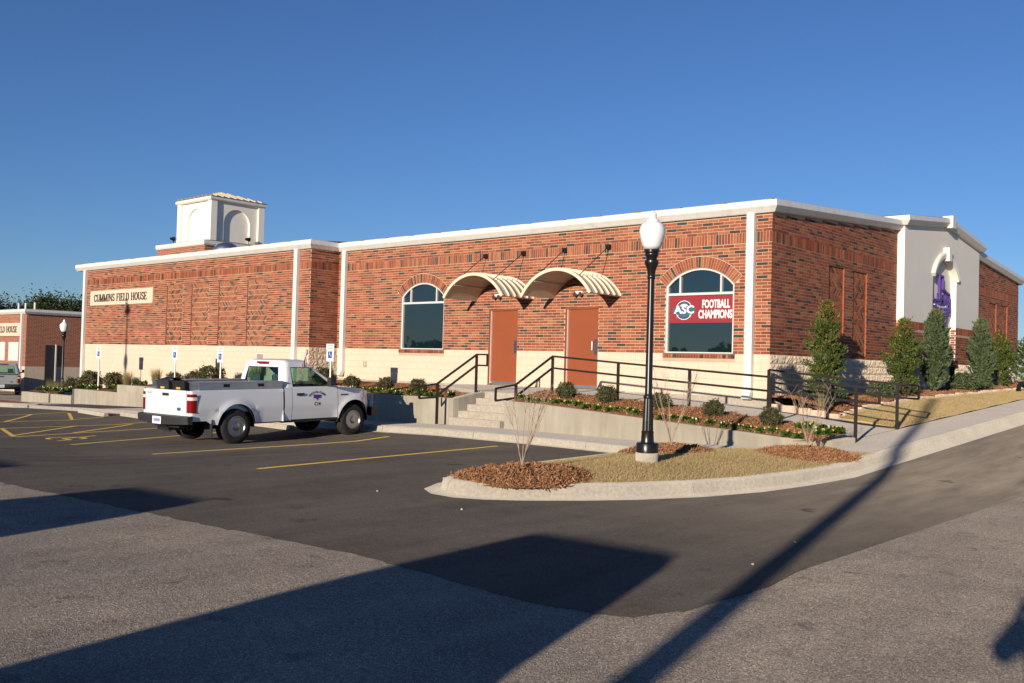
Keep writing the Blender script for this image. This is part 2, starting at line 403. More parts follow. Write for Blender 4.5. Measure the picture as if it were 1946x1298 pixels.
def lerp(pts, x):
    if x <= pts[0][0]: return pts[0][1]
    for (a, p), (b_, q) in zip(pts, pts[1:]):
        if x <= b_: return p+(q-p)*(x-a)/(b_-a)
    return pts[-1][1]

# ------------------------------------------------------------------ ground
def zt(x, y):
    sm = lambda q: clip(q)**2*(3-2*clip(q))
    l = -.026*max(0, -14.5-max(x, -45)) - .115*sm((-11.5-x)/3.5)*sm((14.6-y)/2.4)*sm((y-4.5)/3)*sm((x+40)/12)
    return l + .05*max(0, min(y, 70)-14)*clip((x+9.5)/2)
def sheet(name, xs, yf, zoff, mat, ny=None):
    mb = MB(); rows = []
    for x in xs: rows.append([(x, y, zt(x, y)+(zoff(x, y) if callable(zoff) else zoff)) for y in yf(x)])
    mb.grid(rows); return struct(mb.build(name, mat))
XS = sorted(set([-2500, -900, -400, -200, -120, -80, -60, -45] + list(np.arange(-44, -14.5, 2)) + [-14.5, -12, -10.5, -9.5, -8.5, -7.5, -6, -5, -3.4, 0, 5, 14, 30, 80, 200, 600, 2500]))
YS = [-2500, -900, -300, -120, -60, -30, -15, -8, 0, 4, 8, 11, 14, 18, 25, 35, 50, 70, 110, 250, 800, 2500]
sheet('ground', XS, lambda x: YS, lambda x, y: -.6 if -79 < x < 13 and -29 < y < 69 else -.05, 'field')
sheet('old_road', sorted([x for x in XS if -81 <= x <= 15 and x != -5]+[-4.6, -4.1]), lambda x: [-30, -15, -8, 0, 4, 5.05, 5.5, 8, 11, 14, 18, 25, 35, 50, 70], lambda x, y: -.3 if -60 < x < -4.2 and 5.4 < y < 16 else (-.02 if x < -4.2 and y > 16 else 0), 'asphalt_old')
SEAM = [(-80, 4.2), (-11.98, 4.42), (-8.19, 4.69), (-7, 4.80), (-5.78, 4.9), (-4.8, 4.83), (-4.07, 4.80), (-3.6, 4.85), (-3.32, 4.98), (-3.15, 5.5)]
NX = sorted(set([x for x in XS if -81 <= x < -14] + list(np.round(np.arange(-14, -3.4, .21), 3)) + [-14, -12, -10.5, -9.5, -8.8, -8.5, -8, -7.5, -7, -6.5, -6, -5.5, -5, -4.5, -4.07, -3.8, -3.5, -3.32, -3.2]))
def ny_(x):
    y0 = lerp(SEAM, x) + random.uniform(-.03, .03)
    ye = 15.5 if x < -9.5 else 70
    return [y0] + [y0+(14-y0)*k/20 for k in range(1, 20)] + [14] + [14+(ye-14)*k/8 for k in range(1, 9)]
sheet('parking_lot', NX, ny_, .004, 'asphalt_new')
# edge of the resurfaced strip along the street
mb = MB(); rows = []
for k in range(60):
    y = 5.3+k*1.1; xe = -3.17-.05*min(10, max(0, y-6))*.8 + .05*math.sin(y*3.1)+.03*math.sin(y*11)
    rows.append([(-3.5-.05*min(10, max(0, y-6))*.8, y, zt(-3.4, y)+.006), (xe, y, zt(-3.2, y)+.006)])
mb.grid(rows); struct(mb.build('asphalt_seam_edge', 'asphalt_new'))

# ---- parking lines
def stripe(name, a, b_, w=.10, z=.009):
    mb = MB(); a, b_ = Vector((*a, 0)), Vector((*b_, 0)); d = (b_-a).normalized(); n = Vector((-d.y, d.x, 0))*w/2
    k = max(2, int((b_-a).length/.8)); rows = []
    for i in range(k+1):
        p = a+(b_-a)*i/k; rows.append([(p.x+n.x*s, p.y+n.y*s, zt(p.x, p.y)+z) for s in (-1, 1)])
    mb.grid(rows); return struct(mb.build(name, 'yellow_paint'))
for a, b_ in [((-11.33, 7.57), (-11.99, 13.25)), ((-15.05, 7.99), (-15.36, 13.5)), ((-18.17, 8.0), (-20.3, 12.9)), ((-21.28, 8.2), (-23.0, 13.0)),
              ((-24.93, 9.22), (-25.1, 13.2)), ((-28.5, 10.3), (-28.5, 13.5)), ((-32.4, 11.9), (-32.2, 14.0)),
              ((-21.7, 8.25), (-25.1, 11.2)), ((-21.95, 9.7), (-24.9, 12.6)), ((-21.4, 8.2), (-24.9, 9.25)), ((-28.6, 10.7), (-32.3, 12.9)), ((-28.6, 12.6), (-31.6, 13.8))]:
    stripe('parking_line', a, b_)
# painted wheelchair mark
mb = MB(); cx, cy = -20.05, 8.75
pts = [(cx+.42*math.cos(a)-.05, cy+.35*math.sin(a)) for a in np.linspace(.3, 4.9, 14)]
for p, q in zip(pts, pts[1:]): mb.bar((*p, zt(*p)+.0095), (*q, zt(*q)+.0095), .09, .001)
for p, q in [((cx-.3, cy+.5), (cx+.05, cy-.1)), ((cx+.05, cy-.1), (cx+.5, cy-.15)), ((cx-.55, cy+.85), (cx-.3, cy+.5)), ((cx+.5, cy-.15), (cx+.62, cy-.45))]:
    mb.bar((*p, zt(*p)+.011), (*q, zt(*q)+.011), .09, .001)
struct(mb.build('painted_wheelchair_mark', 'yellow_paint'))
# ---- wheel stops
def wheel_stop(x0, y0, x1, y1, label):
    z = zt((x0+x1)/2, (y0+y1)/2)+.01; c = ((x0+x1)/2, (y0+y1)/2, z); d = Vector((x1-x0, y1-y0, 0)); ln = d.length; d.normalize(); n = Vector((-d.y, d.x, 0))
    mb = MB(); prof = [(-.075, 0), (-.075, .05), (-.05, .115), (.05, .115), (.075, .05), (.075, 0)]
    rows = [[tuple(Vector(c)+d*s+n*p+Vector((0, 0, q))) for p, q in prof] for s in (-ln/2, ln/2)]
    mb.grid(rows); mb.poly(rows[0]); mb.poly(rows[1])
    o = mb.build('wheel_stop', 'concrete', origin=c); tag(o, label, 'wheel stop', 'concrete wheel stops along the bays'); return o
wheel_stop(-31.1, 13.95, -28.75, 13.7, 'pale concrete wheel stop lying clear of the truck, leftmost one')
wheel_stop(-28.0, 13.85, -25.9, 13.68, 'pale concrete wheel stop just left of the white pickup bumper')
wheel_stop(-20.7, 13.65, -18.9, 13.55, 'pale concrete wheel stop seen beneath the white pickup')

# ---- kerbs
def offset_path(path, o):
    out = []
    for i, p in enumerate(path):
        a, b_ = Vector(path[max(0, i-1)]), Vector(path[min(len(path)-1, i+1)]); d = (b_-a).normalized()
        out.append((p[0]-d.y*o, p[1]+d.x*o))
    return out
def resample(path, step):
    P = [Vector(p) for p in path]; out = [P[0]]; 
    for a, b_ in zip(P, P[1:]):
        k = max(1, int((b_-a).length/step)); out += [a+(b_-a)*i/k for i in range(1, k+1)]
    return [(p.x, p.y) for p in out]
def kerb(path, prof, seg=3.0, zf=None):
    zf = zf or zt
    path = resample(path, .35); per = max(2, int(seg/.35))
    offs = {o: offset_path(path, o) for o, _ in prof}
    n = len(path); i = 0
    while i < n-1:
        j = min(n-1, i+per); mb = MB(); rows = []
        for k in range(i, j+1):
            row = []
            for o, z in prof:
                p = Vector(offs[o][k])
                if k == i and i > 0: p = p + (Vector(offs[o][k+1])-p)*.035
                row.append((p.x, p.y, zf(*path[k])+z))
            rows.append(row)
        mb.grid(rows); mb.poly(rows[0]); mb.poly(rows[-1])
        struct(mb.build('kerb', 'kerb', smooth=True, sharp=50)); i = j
PROF = [(0, -.02), (0, .008), (.19, .012), (.205, .028), (.225, .12), (.255, .15), (.43, .155), (.43, -.05)]
ISL = [(-9.35, 13.95), (-9.2, 12), (-9.04, 10.4), (-8.90, 9.3), (-8.72, 8.5), (-8.45, 8.02), (-8.1, 7.80), (-7.72, 7.78), (-7.38, 7.93), (-7.05, 8.22), (-6.6, 8.78), (-6.24, 9.35), (-5.85, 10.25), (-5.60, 11.3), (-5.50, 12.5), (-5.48, 14), (-5.48, 20), (-5.48, 70)]
kerb(ISL, PROF)
def zk(x, y): return zt(x, y)
kerb([(-45, 14.3), (-38.6, 14.3), (-37.4, 14.45), (-36.8, 14.75)], PROF, zf=zk)
kerb([(-27.9, 14.35), (-20, 14.15), (-17.5, 14.1), (-16.1, 14.08), (-12.84, 14.06), (-11, 14.05), (-9.2, 13.95)], [(o*.75, min(z, .13)) for o, z in PROF])

# ---- pavements
FRONTK = [(-45, 14.6), (-20, 14.45), (-17.5, 14.4), (-15.6, 14.38), (-12.84, 14.36), (-11, 14.35), (-9.2, 14.2), (-8.7, 14.1), (-7.9, 14.4), (-7.1, 15.0), (-6.2, 15.7), (-5.93, 15.9)]
def swz(x, y):
    street = .05*max(0, min(y, 70)-14)+.158
    if x > -6.85: return street
    return .128 + zt(min(x, -10), 0) if x < -10 else .128 + (street-.128)*(x+10)/3.15
def slab_cells(name, xcuts, ylo, yhi_list, zf, mat='pavement', thick=.12, gap=.006):
    root = bpy.data.objects.new(name, None); link(root); root['kind'] = 'structure'
    for xa, xb in zip(xcuts, xcuts[1:]):
        ys = yhi_list
        for ya, yb in zip(ys, ys[1:]):
            mb = MB(); k = 4; rows = []
            for i in range(k+1):
                x = xa+gap+(xb-xa-2*gap)*i/k; y0 = max(ya+gap, ylo(x)); y1 = yb-gap
                if y1-y0 < .02: y0 = y1-.02
                rows.append([(x, y0+(y1-y0)*j/3, zf(x, y0+(y1-y0)*j/3)) for j in range(4)])
            if all(r[3][1]-r[0][1] < .03 for r in rows): continue
            mb.grid(rows)
            top = [r[0] for r in rows]; bot = [r[-1] for r in rows]
            for edge in (top, bot, rows[0], rows[-1]): mb.grid([edge, [(p[0], p[1], p[2]-thick) for p in edge]])
            mb.build('slab', mat, root)
    return root
slab_cells('front_pavement', [-45, -43, -41, -39, -37, -35, -33, -31, -29, -27, -25, -23, -21, -19, -17.2, -15.6, -14, -12.4, -10.8, -9.3, -7.9, -6.85], lambda x: lerp(FRONTK, x), [12, 16.55], swz)
slab_cells('street_pavement', [-6.85, -5.92], lambda x: lerp(FRONTK, x), [14.2, 16.4] + list(np.arange(17.9, 70, 1.5)), swz)
mb = MB(); mb.grid([[(x, y, swz(x, y)+.012-.05*clip((15.2-y)/.7)*0) for y in (14.62, 15.3, 16.36)] for x in (-36.6, -35, -33, -31.2)])
struct(mb.build('warning_paver_strip', 'paver_dark'))
mb = MB(); rr = []
for k in range(7): rr.append([(-42.6+5.2*k/6*math.cos(a), 15.1+.62*k/6*math.sin(a), swz(-42.6+5.2*k/6*math.cos(a), 15)+.10*(1-(k/6)**2)+.004) for a in np.linspace(0, 2*math.pi, 33)])
mb.grid(rr); tag(mb.build('mulch_strip', 'mulch', smooth=True, origin=(-42.6, 15.1, -.6)), 'low strip of brown mulch by the kerb at the far left edge', 'mulch')

# ---- island lawn, mulch rings
inner = offset_path(resample(ISL, .2), .37)
def xr_at(y, side):
    best = None
    for a, b_ in zip(inner, inner[1:]):
        if (a[1]-y)*(b_[1]-y) <= 0 and a[1] != b_[1]:
            x = a[0]+(b_[0]-a[0])*(y-a[1])/(b_[1]-a[1])
            if best is None or (x < best if side < 0 else x > best): best = x
    return best
def isl_top(x):
    return lerp(FRONTK, x)+.02
RINGS = [(-7.72, 8.98, .86, .10), (-8.28, 13.2, .74, .11), (-6.55, 14.75, .80, .10)]
TY = np.linspace(8.2, 16, 80); TW = np.array([(xr_at(min(y, 13.5), -1) or -8) for y in TY]); TE = np.array([(xr_at(y, 1) or -7.5) for y in TY])
def isl_z(x, y):
    a, b_ = float(np.interp(y, TY, TW)), float(np.interp(y, TY, TE)); f = clip((x-a)/max(.05, b_-a))
    return .14 + zt(x, y) + .10*math.sin(f*math.pi)*clip((y-8.3)/2)*clip((16-y)/2.5)
ys = np.linspace(8.27, 15.9, 46); rows = []
for y in ys:
    xw = xr_at(min(y, 13.5), -1) or -8; xe = xr_at(y, 1) or -7.5
    if y > 13.9:
        xl = [x for x in np.linspace(-9, -5.9, 60) if isl_top(x) <= y]; xw = max(xl) if xl else xw
    xw = min(xw, xe-.02)
    rows.append([(xw+(xe-xw)*k/16, y, isl_z(xw+(xe-xw)*k/16, y)) for k in range(17)])
mb = MB(); mb.grid(rows); struct(mb.build('island_lawn', 'lawn_base', smooth=True))
def in_ring(x, y, pad=0): return any((x-a)**2+(y-b_)**2 < (r-pad)**2 for a, b_, r, h in RINGS)
def grass_obj(name, pts, label, h=.035):
    n = len(pts); pts = np.asarray(pts); a = rng.uniform(0, 2*np.pi, n); w = rng.uniform(.002, .0045, n)
    lean = rng.normal(size=(n, 2))*.018; hh = h*rng.uniform(.5, 1.3, n)
    d = np.stack([np.cos(a)*w, np.sin(a)*w, np.zeros(n)], 1)
    top = pts + np.stack([lean[:, 0], lean[:, 1], hh], 1)
    v = np.stack([pts-d, pts+d, top], 1).reshape(-1, 3)
    patch = .5+.5*np.sin(pts[:, 0]*2.3+1.7*np.sin(pts[:, 1]*1.3))*np.sin(pts[:, 1]*1.9+pts[:, 0])
    me = np_mesh(name, v, np.arange(3*n).reshape(n, 3), 'grass', np.clip(rng.uniform(0, .8, n)+.25*(patch-.4), 0, 1))
    return tag(link(bpy.data.objects.new(name, me)), label, 'grass', kind='stuff')
pts = []
while len(pts) < 60000:
    y = random.uniform(8.3, 15.8); i = min(45, max(0, int((y-8.27)/(15.9-8.27)*45))); r0 = rows[i]
    x = random.uniform(r0[0][0], r0[-1][0])
    if random.random() > (r0[-1][0]-r0[0][0])/3.2 or in_ring(x, y, .08): continue
    pts.append((x, y, isl_z(x, y)-.004))
grass_obj('island_grass', pts, 'short tan dormant grass on the kerbed island round the lamp post')
def chips(name, pts, size=.05, mat='chip'):
    n = len(pts); pts = np.asarray(pts); a = rng.normal(size=(n, 3)); a[:, 2] *= .55; a /= np.linalg.norm(a, axis=1)[:, None]
    b_ = np.cross(a, np.array([0, 0, 1.])+rng.normal(size=(n, 3))*.5); b_ /= np.linalg.norm(b_, axis=1)[:, None]
    s = (size*rng.uniform(.4, 1.5, n))[:, None]; w = (size*.075*rng.uniform(.5, 1.6, n))[:, None]
    v = np.stack([pts-a*s*.5-b_*w, pts+a*s*.5-b_*w, pts+a*s*.5+b_*w, pts-a*s*.5+b_*w], 1).reshape(-1, 3)
    return v, np.arange(4*n).reshape(n, 4)
mk('chip_light', (.38, .21, .115), .9, .4, 30, dr=1)
RL = ['nearest the camera at the island tip', 'behind the black lamp post', 'by the street corner of the pavement']
for (cx, cy, r, h), lb in zip(RINGS, RL):
    o_ = thing('mulch_ring', 'mound of shredded brown mulch on the island lawn, ' + lb, 'mulch', (cx, cy, isl_z(cx, cy)), group='mulch rings on the island')
    def mz(x, y):
        d = math.hypot(x-cx, y-cy)/r; return isl_z(x, y) + h*max(0, 1-d*d)**.8 + .02*math.sin(x*13)*math.cos(y*17)*(d < .95) - .01
    mb = MB(); rr = []
    for k in range(13):
        rr.append([(cx+r*k/12*math.cos(a)*(1+.06*math.sin(3*a+cx)), cy+r*k/12*math.sin(a)*(1+.06*math.sin(3*a+cx)), mz(cx+r*k/12*math.cos(a), cy+r*k/12*math.sin(a))) for a in np.linspace(0, 2*math.pi, 33)])
    mb.grid(rr); mb.build('mound', 'mulch', o_, smooth=True)
    cp = []
    for _ in range(8000):
        a, q = random.uniform(0, 6.283), r*math.sqrt(random.random())*1.03; x, y = cx+q*math.cos(a), cy+q*math.sin(a)
        cp.append((x-cx, y-cy, mz(x, y)+random.uniform(.0, .022)-isl_z(cx, cy)))
    for nm, sub in (('chip', cp[:5800]), ('chip_light', cp[5800:])):
        v, f = chips('chips', sub, .075); o = link(bpy.data.objects.new('mulch_chips', np_mesh('mulch_chips', v, f, nm)), o_); o['kind'] = 'stuff'

# ---- landing, steps, ramp
def ramp_z(x): return lerp([(-19, .935), (-15.6, .90), (-13.7, .885), (-9.8, .71), (-6.85, .41)], x)
mb = MB(); rows = []
for x in list(np.linspace(-13.7, -9.8, 8)) + list(np.linspace(-9.3, -6.86, 6)):
    ye = 19.90 if x <= -9.75 else 19.68
    def rz(x, y):
        z = ramp_z(x)
        if x > -8: z = z + (swz(-6.8, y)-z)*clip((x+8)/1.15)
        return z + .03*clip((y-17)/2.9)*clip((-9-x)/3)
    rows.append([(x, 16.95+(ye-16.95)*j/5, rz(x, 16.95+(ye-16.95)*j/5)) for j in range(6)])
mb.grid(rows)
for e in ([r[0] for r in rows], [r[-1] for r in rows]): mb.grid([e, [(p[0], p[1], p[2]-.5) for p in e]])
struct(mb.build('ramp', 'pavement'))
mb = MB(); pl = [(-15.65, 16.82), (-18.95, 18.5), (-18.95, 19.9), (-13.695, 19.9), (-13.695, 16.82)]
tp = [(x, y, .868+.075*(y-16.82)/3.08) for x, y in pl]; mb.poly(tp); mb.grid([tp+tp[:1], [(p[0], p[1], p[2]-.5) for p in tp+tp[:1]]])
struct(mb.build('landing', 'pavement'))
st = thing('stairs', 'five concrete steps rising to the landing between two black handrails', 'stairs', (-14.85, 15.6, .12))
for i in range(5):
    mb = MB(); y0, z1 = 15.58+.30*i, .128+.147*(i+1); x0, x1 = -15.648, -14.052
    prof = [(y0, z1-.16 if i else .05), (y0, z1-.03), (y0-.012, z1-.012), (y0, z1), (16.85-.002*i, z1), (16.85-.002*i, z1-.16)]
    ra = [(x0, a, b_) for a, b_ in prof]; rb = [(x1, a, b_) for a, b_ in prof]
    mb.grid([ra+ra[:1], rb+rb[:1]]); mb.poly(ra); mb.poly(rb); mb.build('step', 'concrete', st)
# ---- retaining walls and planters
def stained(name):
    m, t, b = nodes(name); p = pos(t)
    mp = N(t, 'ShaderNodeMapping'); t.links.new(p, mp.inputs[0]); mp.inputs['Scale'].default_value = (5, 5, .5)
    c = ramp(t, noise(t, p, 1.2, 5), [(.3, (.30, .27, .21)), (.7, (.42, .38, .31))])
    s = noise(t, mp.outputs[0], 1.0, 4, .6)
    c = mix(t, .32, c, ramp(t, s, [(.38, (.27, .245, .19)), (.55, (.40, .36, .29)), (.72, (.56, .52, .44))]))
    t.links.new(c, b.inputs['Base Color']); b.inputs['Roughness'].default_value = .9; b.inputs['Diffuse Roughness'].default_value = .8
    bump(t, b, noise(t, p, 40, 3), .3, .005)
stained('wall_concrete')
def wallrun(mb, pts, thick, zb):
    """pts: (x, y, ztop) along the outer face, thickness towards +left"""
    path = [(p[0], p[1]) for p in pts]; inn = offset_path(path, thick); rows = []
    for (x, y, z), (a, b_) in zip(pts, inn):
        rows.append([(x, y, zb), (x, y, z-.015), (x+(a-x)*.08, y+(b_-y)*.08, z), (a, b_, z), (a, b_, zb)])
    mb.grid(rows); mb.poly(rows[0]); mb.poly(rows[-1])
rp = thing('retaining_wall', 'low concrete planter wall sloping down along the ramp right of the steps', 'retaining wall', (-11, 15.6, .1))
mb = MB(); wallrun(mb, [(-14.05, 16.9, .87), (-14.05, 16.2, .82), (-14.05, 15.75, .745), (-13.97, 15.63, .735), (-13.8, 15.6, .73), (-13.0, 15.6, .71), (-11.6, 15.6, .63), (-10.3, 15.6, .55), (-8.35, 15.62, .445), (-7.3, 15.75, .375), (-6.75, 16.2, .36), (-6.6, 16.85, .40)], .16, .02)
mb.build('wall', 'wall_concrete', rp)
lp = thing('retaining_wall', 'concrete planter wall left of the steps, partly in the shadow of the pickup', 'retaining wall', (-20, 15.7, 0))
mb = MB(); wallrun(mb, [(-25.2, 15.7, .69), (-20, 15.7, .70), (-17, 15.7, .71), (-15.8, 15.7, .715), (-15.68, 15.74, .72), (-15.655, 15.9, .74), (-15.655, 16.5, .84), (-15.655, 17.2, .885)], .16, -.25)
mb.build('wall', 'wall_concrete', lp)
wp = thing('retaining_wall', 'stepped concrete planter wall in front of the left wing', 'retaining wall', (-32, 16.4, -.4))
for k, (xa, xb, z) in enumerate([(-33.65, -25.2, .41), (-37.3, -33.66, .125), (-39.3, -37.42, -.16), (-42.2, -39.5, -.17)]):
    mb = MB(); wallrun(mb, [(xa, 16.4+.003*k, z), (xb, 16.4+.003*k, z)], .2, -.95); mb.build('wall_section', 'wall_concrete', wp)
mb = MB(); wallrun(mb, [(-25.2, 16.4, .41), (-25.2, 15.7, .41)], .15, -.4); mb.build('wall_section', 'wall_concrete', wp)
def bed(name, xs, yr, zf, mat='mulch'):
    mb = MB(); rows = []
    for x in xs:
        a, b_ = yr(x); rows.append([(x, a+(b_-a)*j/8, zf(x, a+(b_-a)*j/8)) for j in range(9)])
    mb.grid(rows); return struct(mb.build(name, mat, smooth=True))
RPW = [(-14.05, .745), (-13, .71), (-11.6, .63), (-10.3, .55), (-8.35, .445), (-7.3, .375), (-6.7, .36)]
def rbz(x, y):
    a = lerp(RPW, x)-.03; b_ = ramp_z(x)+.05; k = clip((y-15.75)/1.2)
    return a+(b_-a)*k + .05*math.sin(k*math.pi) + .02*math.sin(x*5.1)*math.sin(y*6.3+x)
bed('ramp_planter_bed', np.linspace(-13.9, -6.72, 40), lambda x: (15.74+.9*clip((x+7.4)/.8)**2, 16.97), rbz)
def lbz(x, y): return .69+.045*(y-15.8)+.02*math.sin(x*5)*math.sin(y*6)
bed('door_planter_bed', np.linspace(-25.2, -15.8, 40), lambda x: (15.84, 19.9), lbz)
def wbz(x, y):
    z = lerp([(-42, -.14), (-39.4, -.12), (-37.3, .10), (-33.7, .16), (-33.5, .38), (-25, .42)], x); return z+.06*(y-16.5)+.015*math.sin(x*5)*math.sin(y*6)
bed('wing_planter_bed', np.linspace(-42.2, -25.2, 60), lambda x: (16.58, 18.76), wbz)
def bed_z(x, y):
    he = lerp([(19.5, .56), (20.2, .64), (21.5, .78), (23, .87), (25, .95), (32, 1.10), (41, 1.30), (70, 2.7)], y); lo = swz(-6.8, y)+.012
    if y < 20.6: lo = lo + (max(lo, ramp_z(x)+.012)-lo)*clip((20.6-y)/.9)
    if x > -8.2: return lo+(he-lo)*clip((-6.85-x)/1.35)**.9 + .012*math.sin(x*4)*math.sin(y*3)
    return he + (max(.95, he+.04)-he)*clip((-8.2-x)/.9)
mb = MB(); mb.grid([[(x, 19.698, bed_z(x, 19.7)-.4) for x in np.linspace(-8.2, -6.86, 8)]] + [[(x, y, bed_z(x, y)) for x in np.linspace(-8.2, -6.86, 8)] for y in np.linspace(19.7, 69, 90)])
struct(mb.build('side_lawn', 'lawn_base', smooth=True))
mb = MB(); mb.grid([[(x, y, bed_z(x, y)+.015+.03*math.sin(x*9+y*5)*math.sin(y*7)) for x in np.linspace(-9.8, -8.15, 10)] for y in np.linspace(19.72, 69, 160)])
struct(mb.build('side_mulch_bed', 'mulch', smooth=True))
pts = []
for _ in range(50000):
    y = 19.8+random.random()**1.6*25; x = random.uniform(-8.1, -6.88); pts.append((x, y, bed_z(x, y)-.004))
grass_obj('side_grass', pts, 'short tan and green grass strip between bed and street pavement', .04)
for nm, zf, gen, lb in (('ramp_bed_mulch', rbz, lambda: (random.uniform(-13.9, -6.8), random.uniform(15.85, 16.95)), 'shredded brown mulch in the planter beside the ramp'),
                        ('door_bed_mulch', lbz, lambda: (random.uniform(-25, -15.9), random.uniform(15.9, 18.6)), 'shredded brown mulch in the planter left of the steps'),
                        ('side_bed_mulch', lambda x, y: bed_z(x, y)+.02, lambda: (random.uniform(-9.7, -8.25), 19.8+22*random.random()**1.5), 'shredded mulch in the bed along the side wall')):
    for mt, n in (('chip', 9000), ('chip_light', 2600)):
        P_ = []
        for _ in range(n):
            x, y = gen(); P_.append((x, y, zf(x, y)+random.uniform(.005, .03)))
        v, f = chips('c', P_, .075); tag(link(bpy.data.objects.new(nm, np_mesh(nm, v, f, mt))), lb + (', paler strands' if mt == 'chip_light' else ''), 'mulch', kind='stuff')
eg = thing('stone_edging', 'row of small pale limestone blocks edging the mulch bed beside the lawn', 'edging', (-8.2, 20, .8))
y = 19.75
while y < 48:
    ln = random.uniform(.22, .42); mb = MB(); x = -8.18+.03*math.sin(y*1.7); z = bed_z(x, y)
    mb.box(x-.06-random.random()*.02, x+.05, y, y+ln-.015, z-.05, z+random.uniform(.035, .07)); mb.build('stone', 'stone_edge', eg); y += ln
x = -9.72
while x < -8.25:
    ln = random.uniform(.25, .42); mb = MB(); z = ramp_z(x); mb.box(x, x+ln-.012, 19.69, 19.80, z-.1, z+random.uniform(.10, .14)); mb.build('stone', 'stone_edge', eg); x += ln
# a few pebbles on the asphalt
for k, (x, y, s) in enumerate([(-7.0, 7.2, .014), (-8.6, 7.4, .015), (-3.75, 8.2, .015), (-3.55, 7.0, .013), (-9.0, 8.9, .018)]):
    mb = MB(); mb.lathe([(s*.3, 0), (s, s*.4), (s*.8, s), (s*.2, s*1.25)], (0, 0, 0), 7)
    o = mb.build('pebble', 'pebble'); o.location = (x, y, zt(x, y)+.004); o.rotation_euler = (.3, .2, k)
    tag(o, 'small pale pebble lying loose on the dark asphalt', 'pebble', 'pebbles on the asphalt')

# ================================================================== the brick building
m, t, b = nodes('brick_far'); p = pos(t)
sx = N(t, 'ShaderNodeSeparateXYZ'); t.links.new(p, sx.inputs[0]); ad = N(t, 'ShaderNodeMath', operation='ADD'); t.links.new(sx.outputs[0], ad.inputs[0]); t.links.new(sx.outputs[1], ad.inputs[1])
cb = N(t, 'ShaderNodeCombineXYZ'); t.links.new(ad.outputs[0], cb.inputs[0]); t.links.new(sx.outputs[2], cb.inputs[1])
bt = N(t, 'ShaderNodeTexBrick'); t.links.new(cb.outputs[0], bt.inputs['Vector'])
for k, v in (('Color1', (.33, .095, .044, 1)), ('Color2', (.17, .058, .035, 1)), ('Mortar', (.50, .38, .28, 1))): bt.inputs[k].default_value = v
for k, v in (('Scale', 1.0), ('Mortar Size', .006), ('Brick Width', .265), ('Row Height', .0753), ('Bias', -.25)): bt.inputs[k].default_value = v
t.links.new(bt.outputs[0], b.inputs['Base Color']); b.inputs['Roughness'].default_value = .9; b.inputs['Diffuse Roughness'].default_value = .6
bump(t, b, bt.outputs['Fac'], -.4, .01)
mk('block_mortar', (.50, .39, .29), .95, .05, 4, dr=.6)

YM, YW, XR_, XS_, XP = 19.89, 18.75, -25.4, -9.78, -9.57
F_main = lambda u, v, d: (u, YM-d, v)
F_wing = lambda u, v, d: (u, YW-d, v)
F_ret = lambda u, v, d: (XR_+d, u, v)
F_side = lambda u, v, d: (XS_+d, u, v)
F_port = lambda u, v, d: (XP+d, u, v)
house = thing('brick_building', 'long low red brick field house with cream block base and white fascia', 'building', (-18, 19.9, .9))
CAMP = Vector((0, 0, CAMZ)); PIECES = {}; MESHC = {}
def piece(kind, poly, fn, d0, d1, mat, parent, rough=False):
    cu = sum(p[0] for p in poly)/len(poly); cv = sum(p[1] for p in poly)/len(poly)
    PIECES.setdefault(kind, []).append(((Vector(fn(cu, cv, 0))-CAMP).length, poly, fn, d0, d1, mat, parent, rough))
def clip_poly(poly, lim, axis, sgn):
    out = []
    for i in range(len(poly)):
        a, b_ = poly[i], poly[(i+1) % len(poly)]; ia, ib = (a[axis]-lim)*sgn >= 0, (b_[axis]-lim)*sgn >= 0
        if ia: out.append(a)
        if ia != ib:
            k = (lim-a[axis])/(b_[axis]-a[axis]); out.append((a[0]+(b_[0]-a[0])*k, a[1]+(b_[1]-a[1])*k))
    return out
def rect(a, b_, c, d): return [(a, c), (b_, c), (b_, d), (a, d)]
DARKS = {}
def tone(fn=None, u=0, v=0):
    k = random.choices(range(6), BW)[0]
    if k == 4 and fn is not None:
        near = DARKS.setdefault(id(fn), [])
        if any(abs(u-a) < .42 and abs(v-b_) < .10 for a, b_ in near[-60:]): k = random.choice((0, 1, 3))
        else: near.append((u, v))
    return k
PIT, CRS, J = .285, .0753, .0122
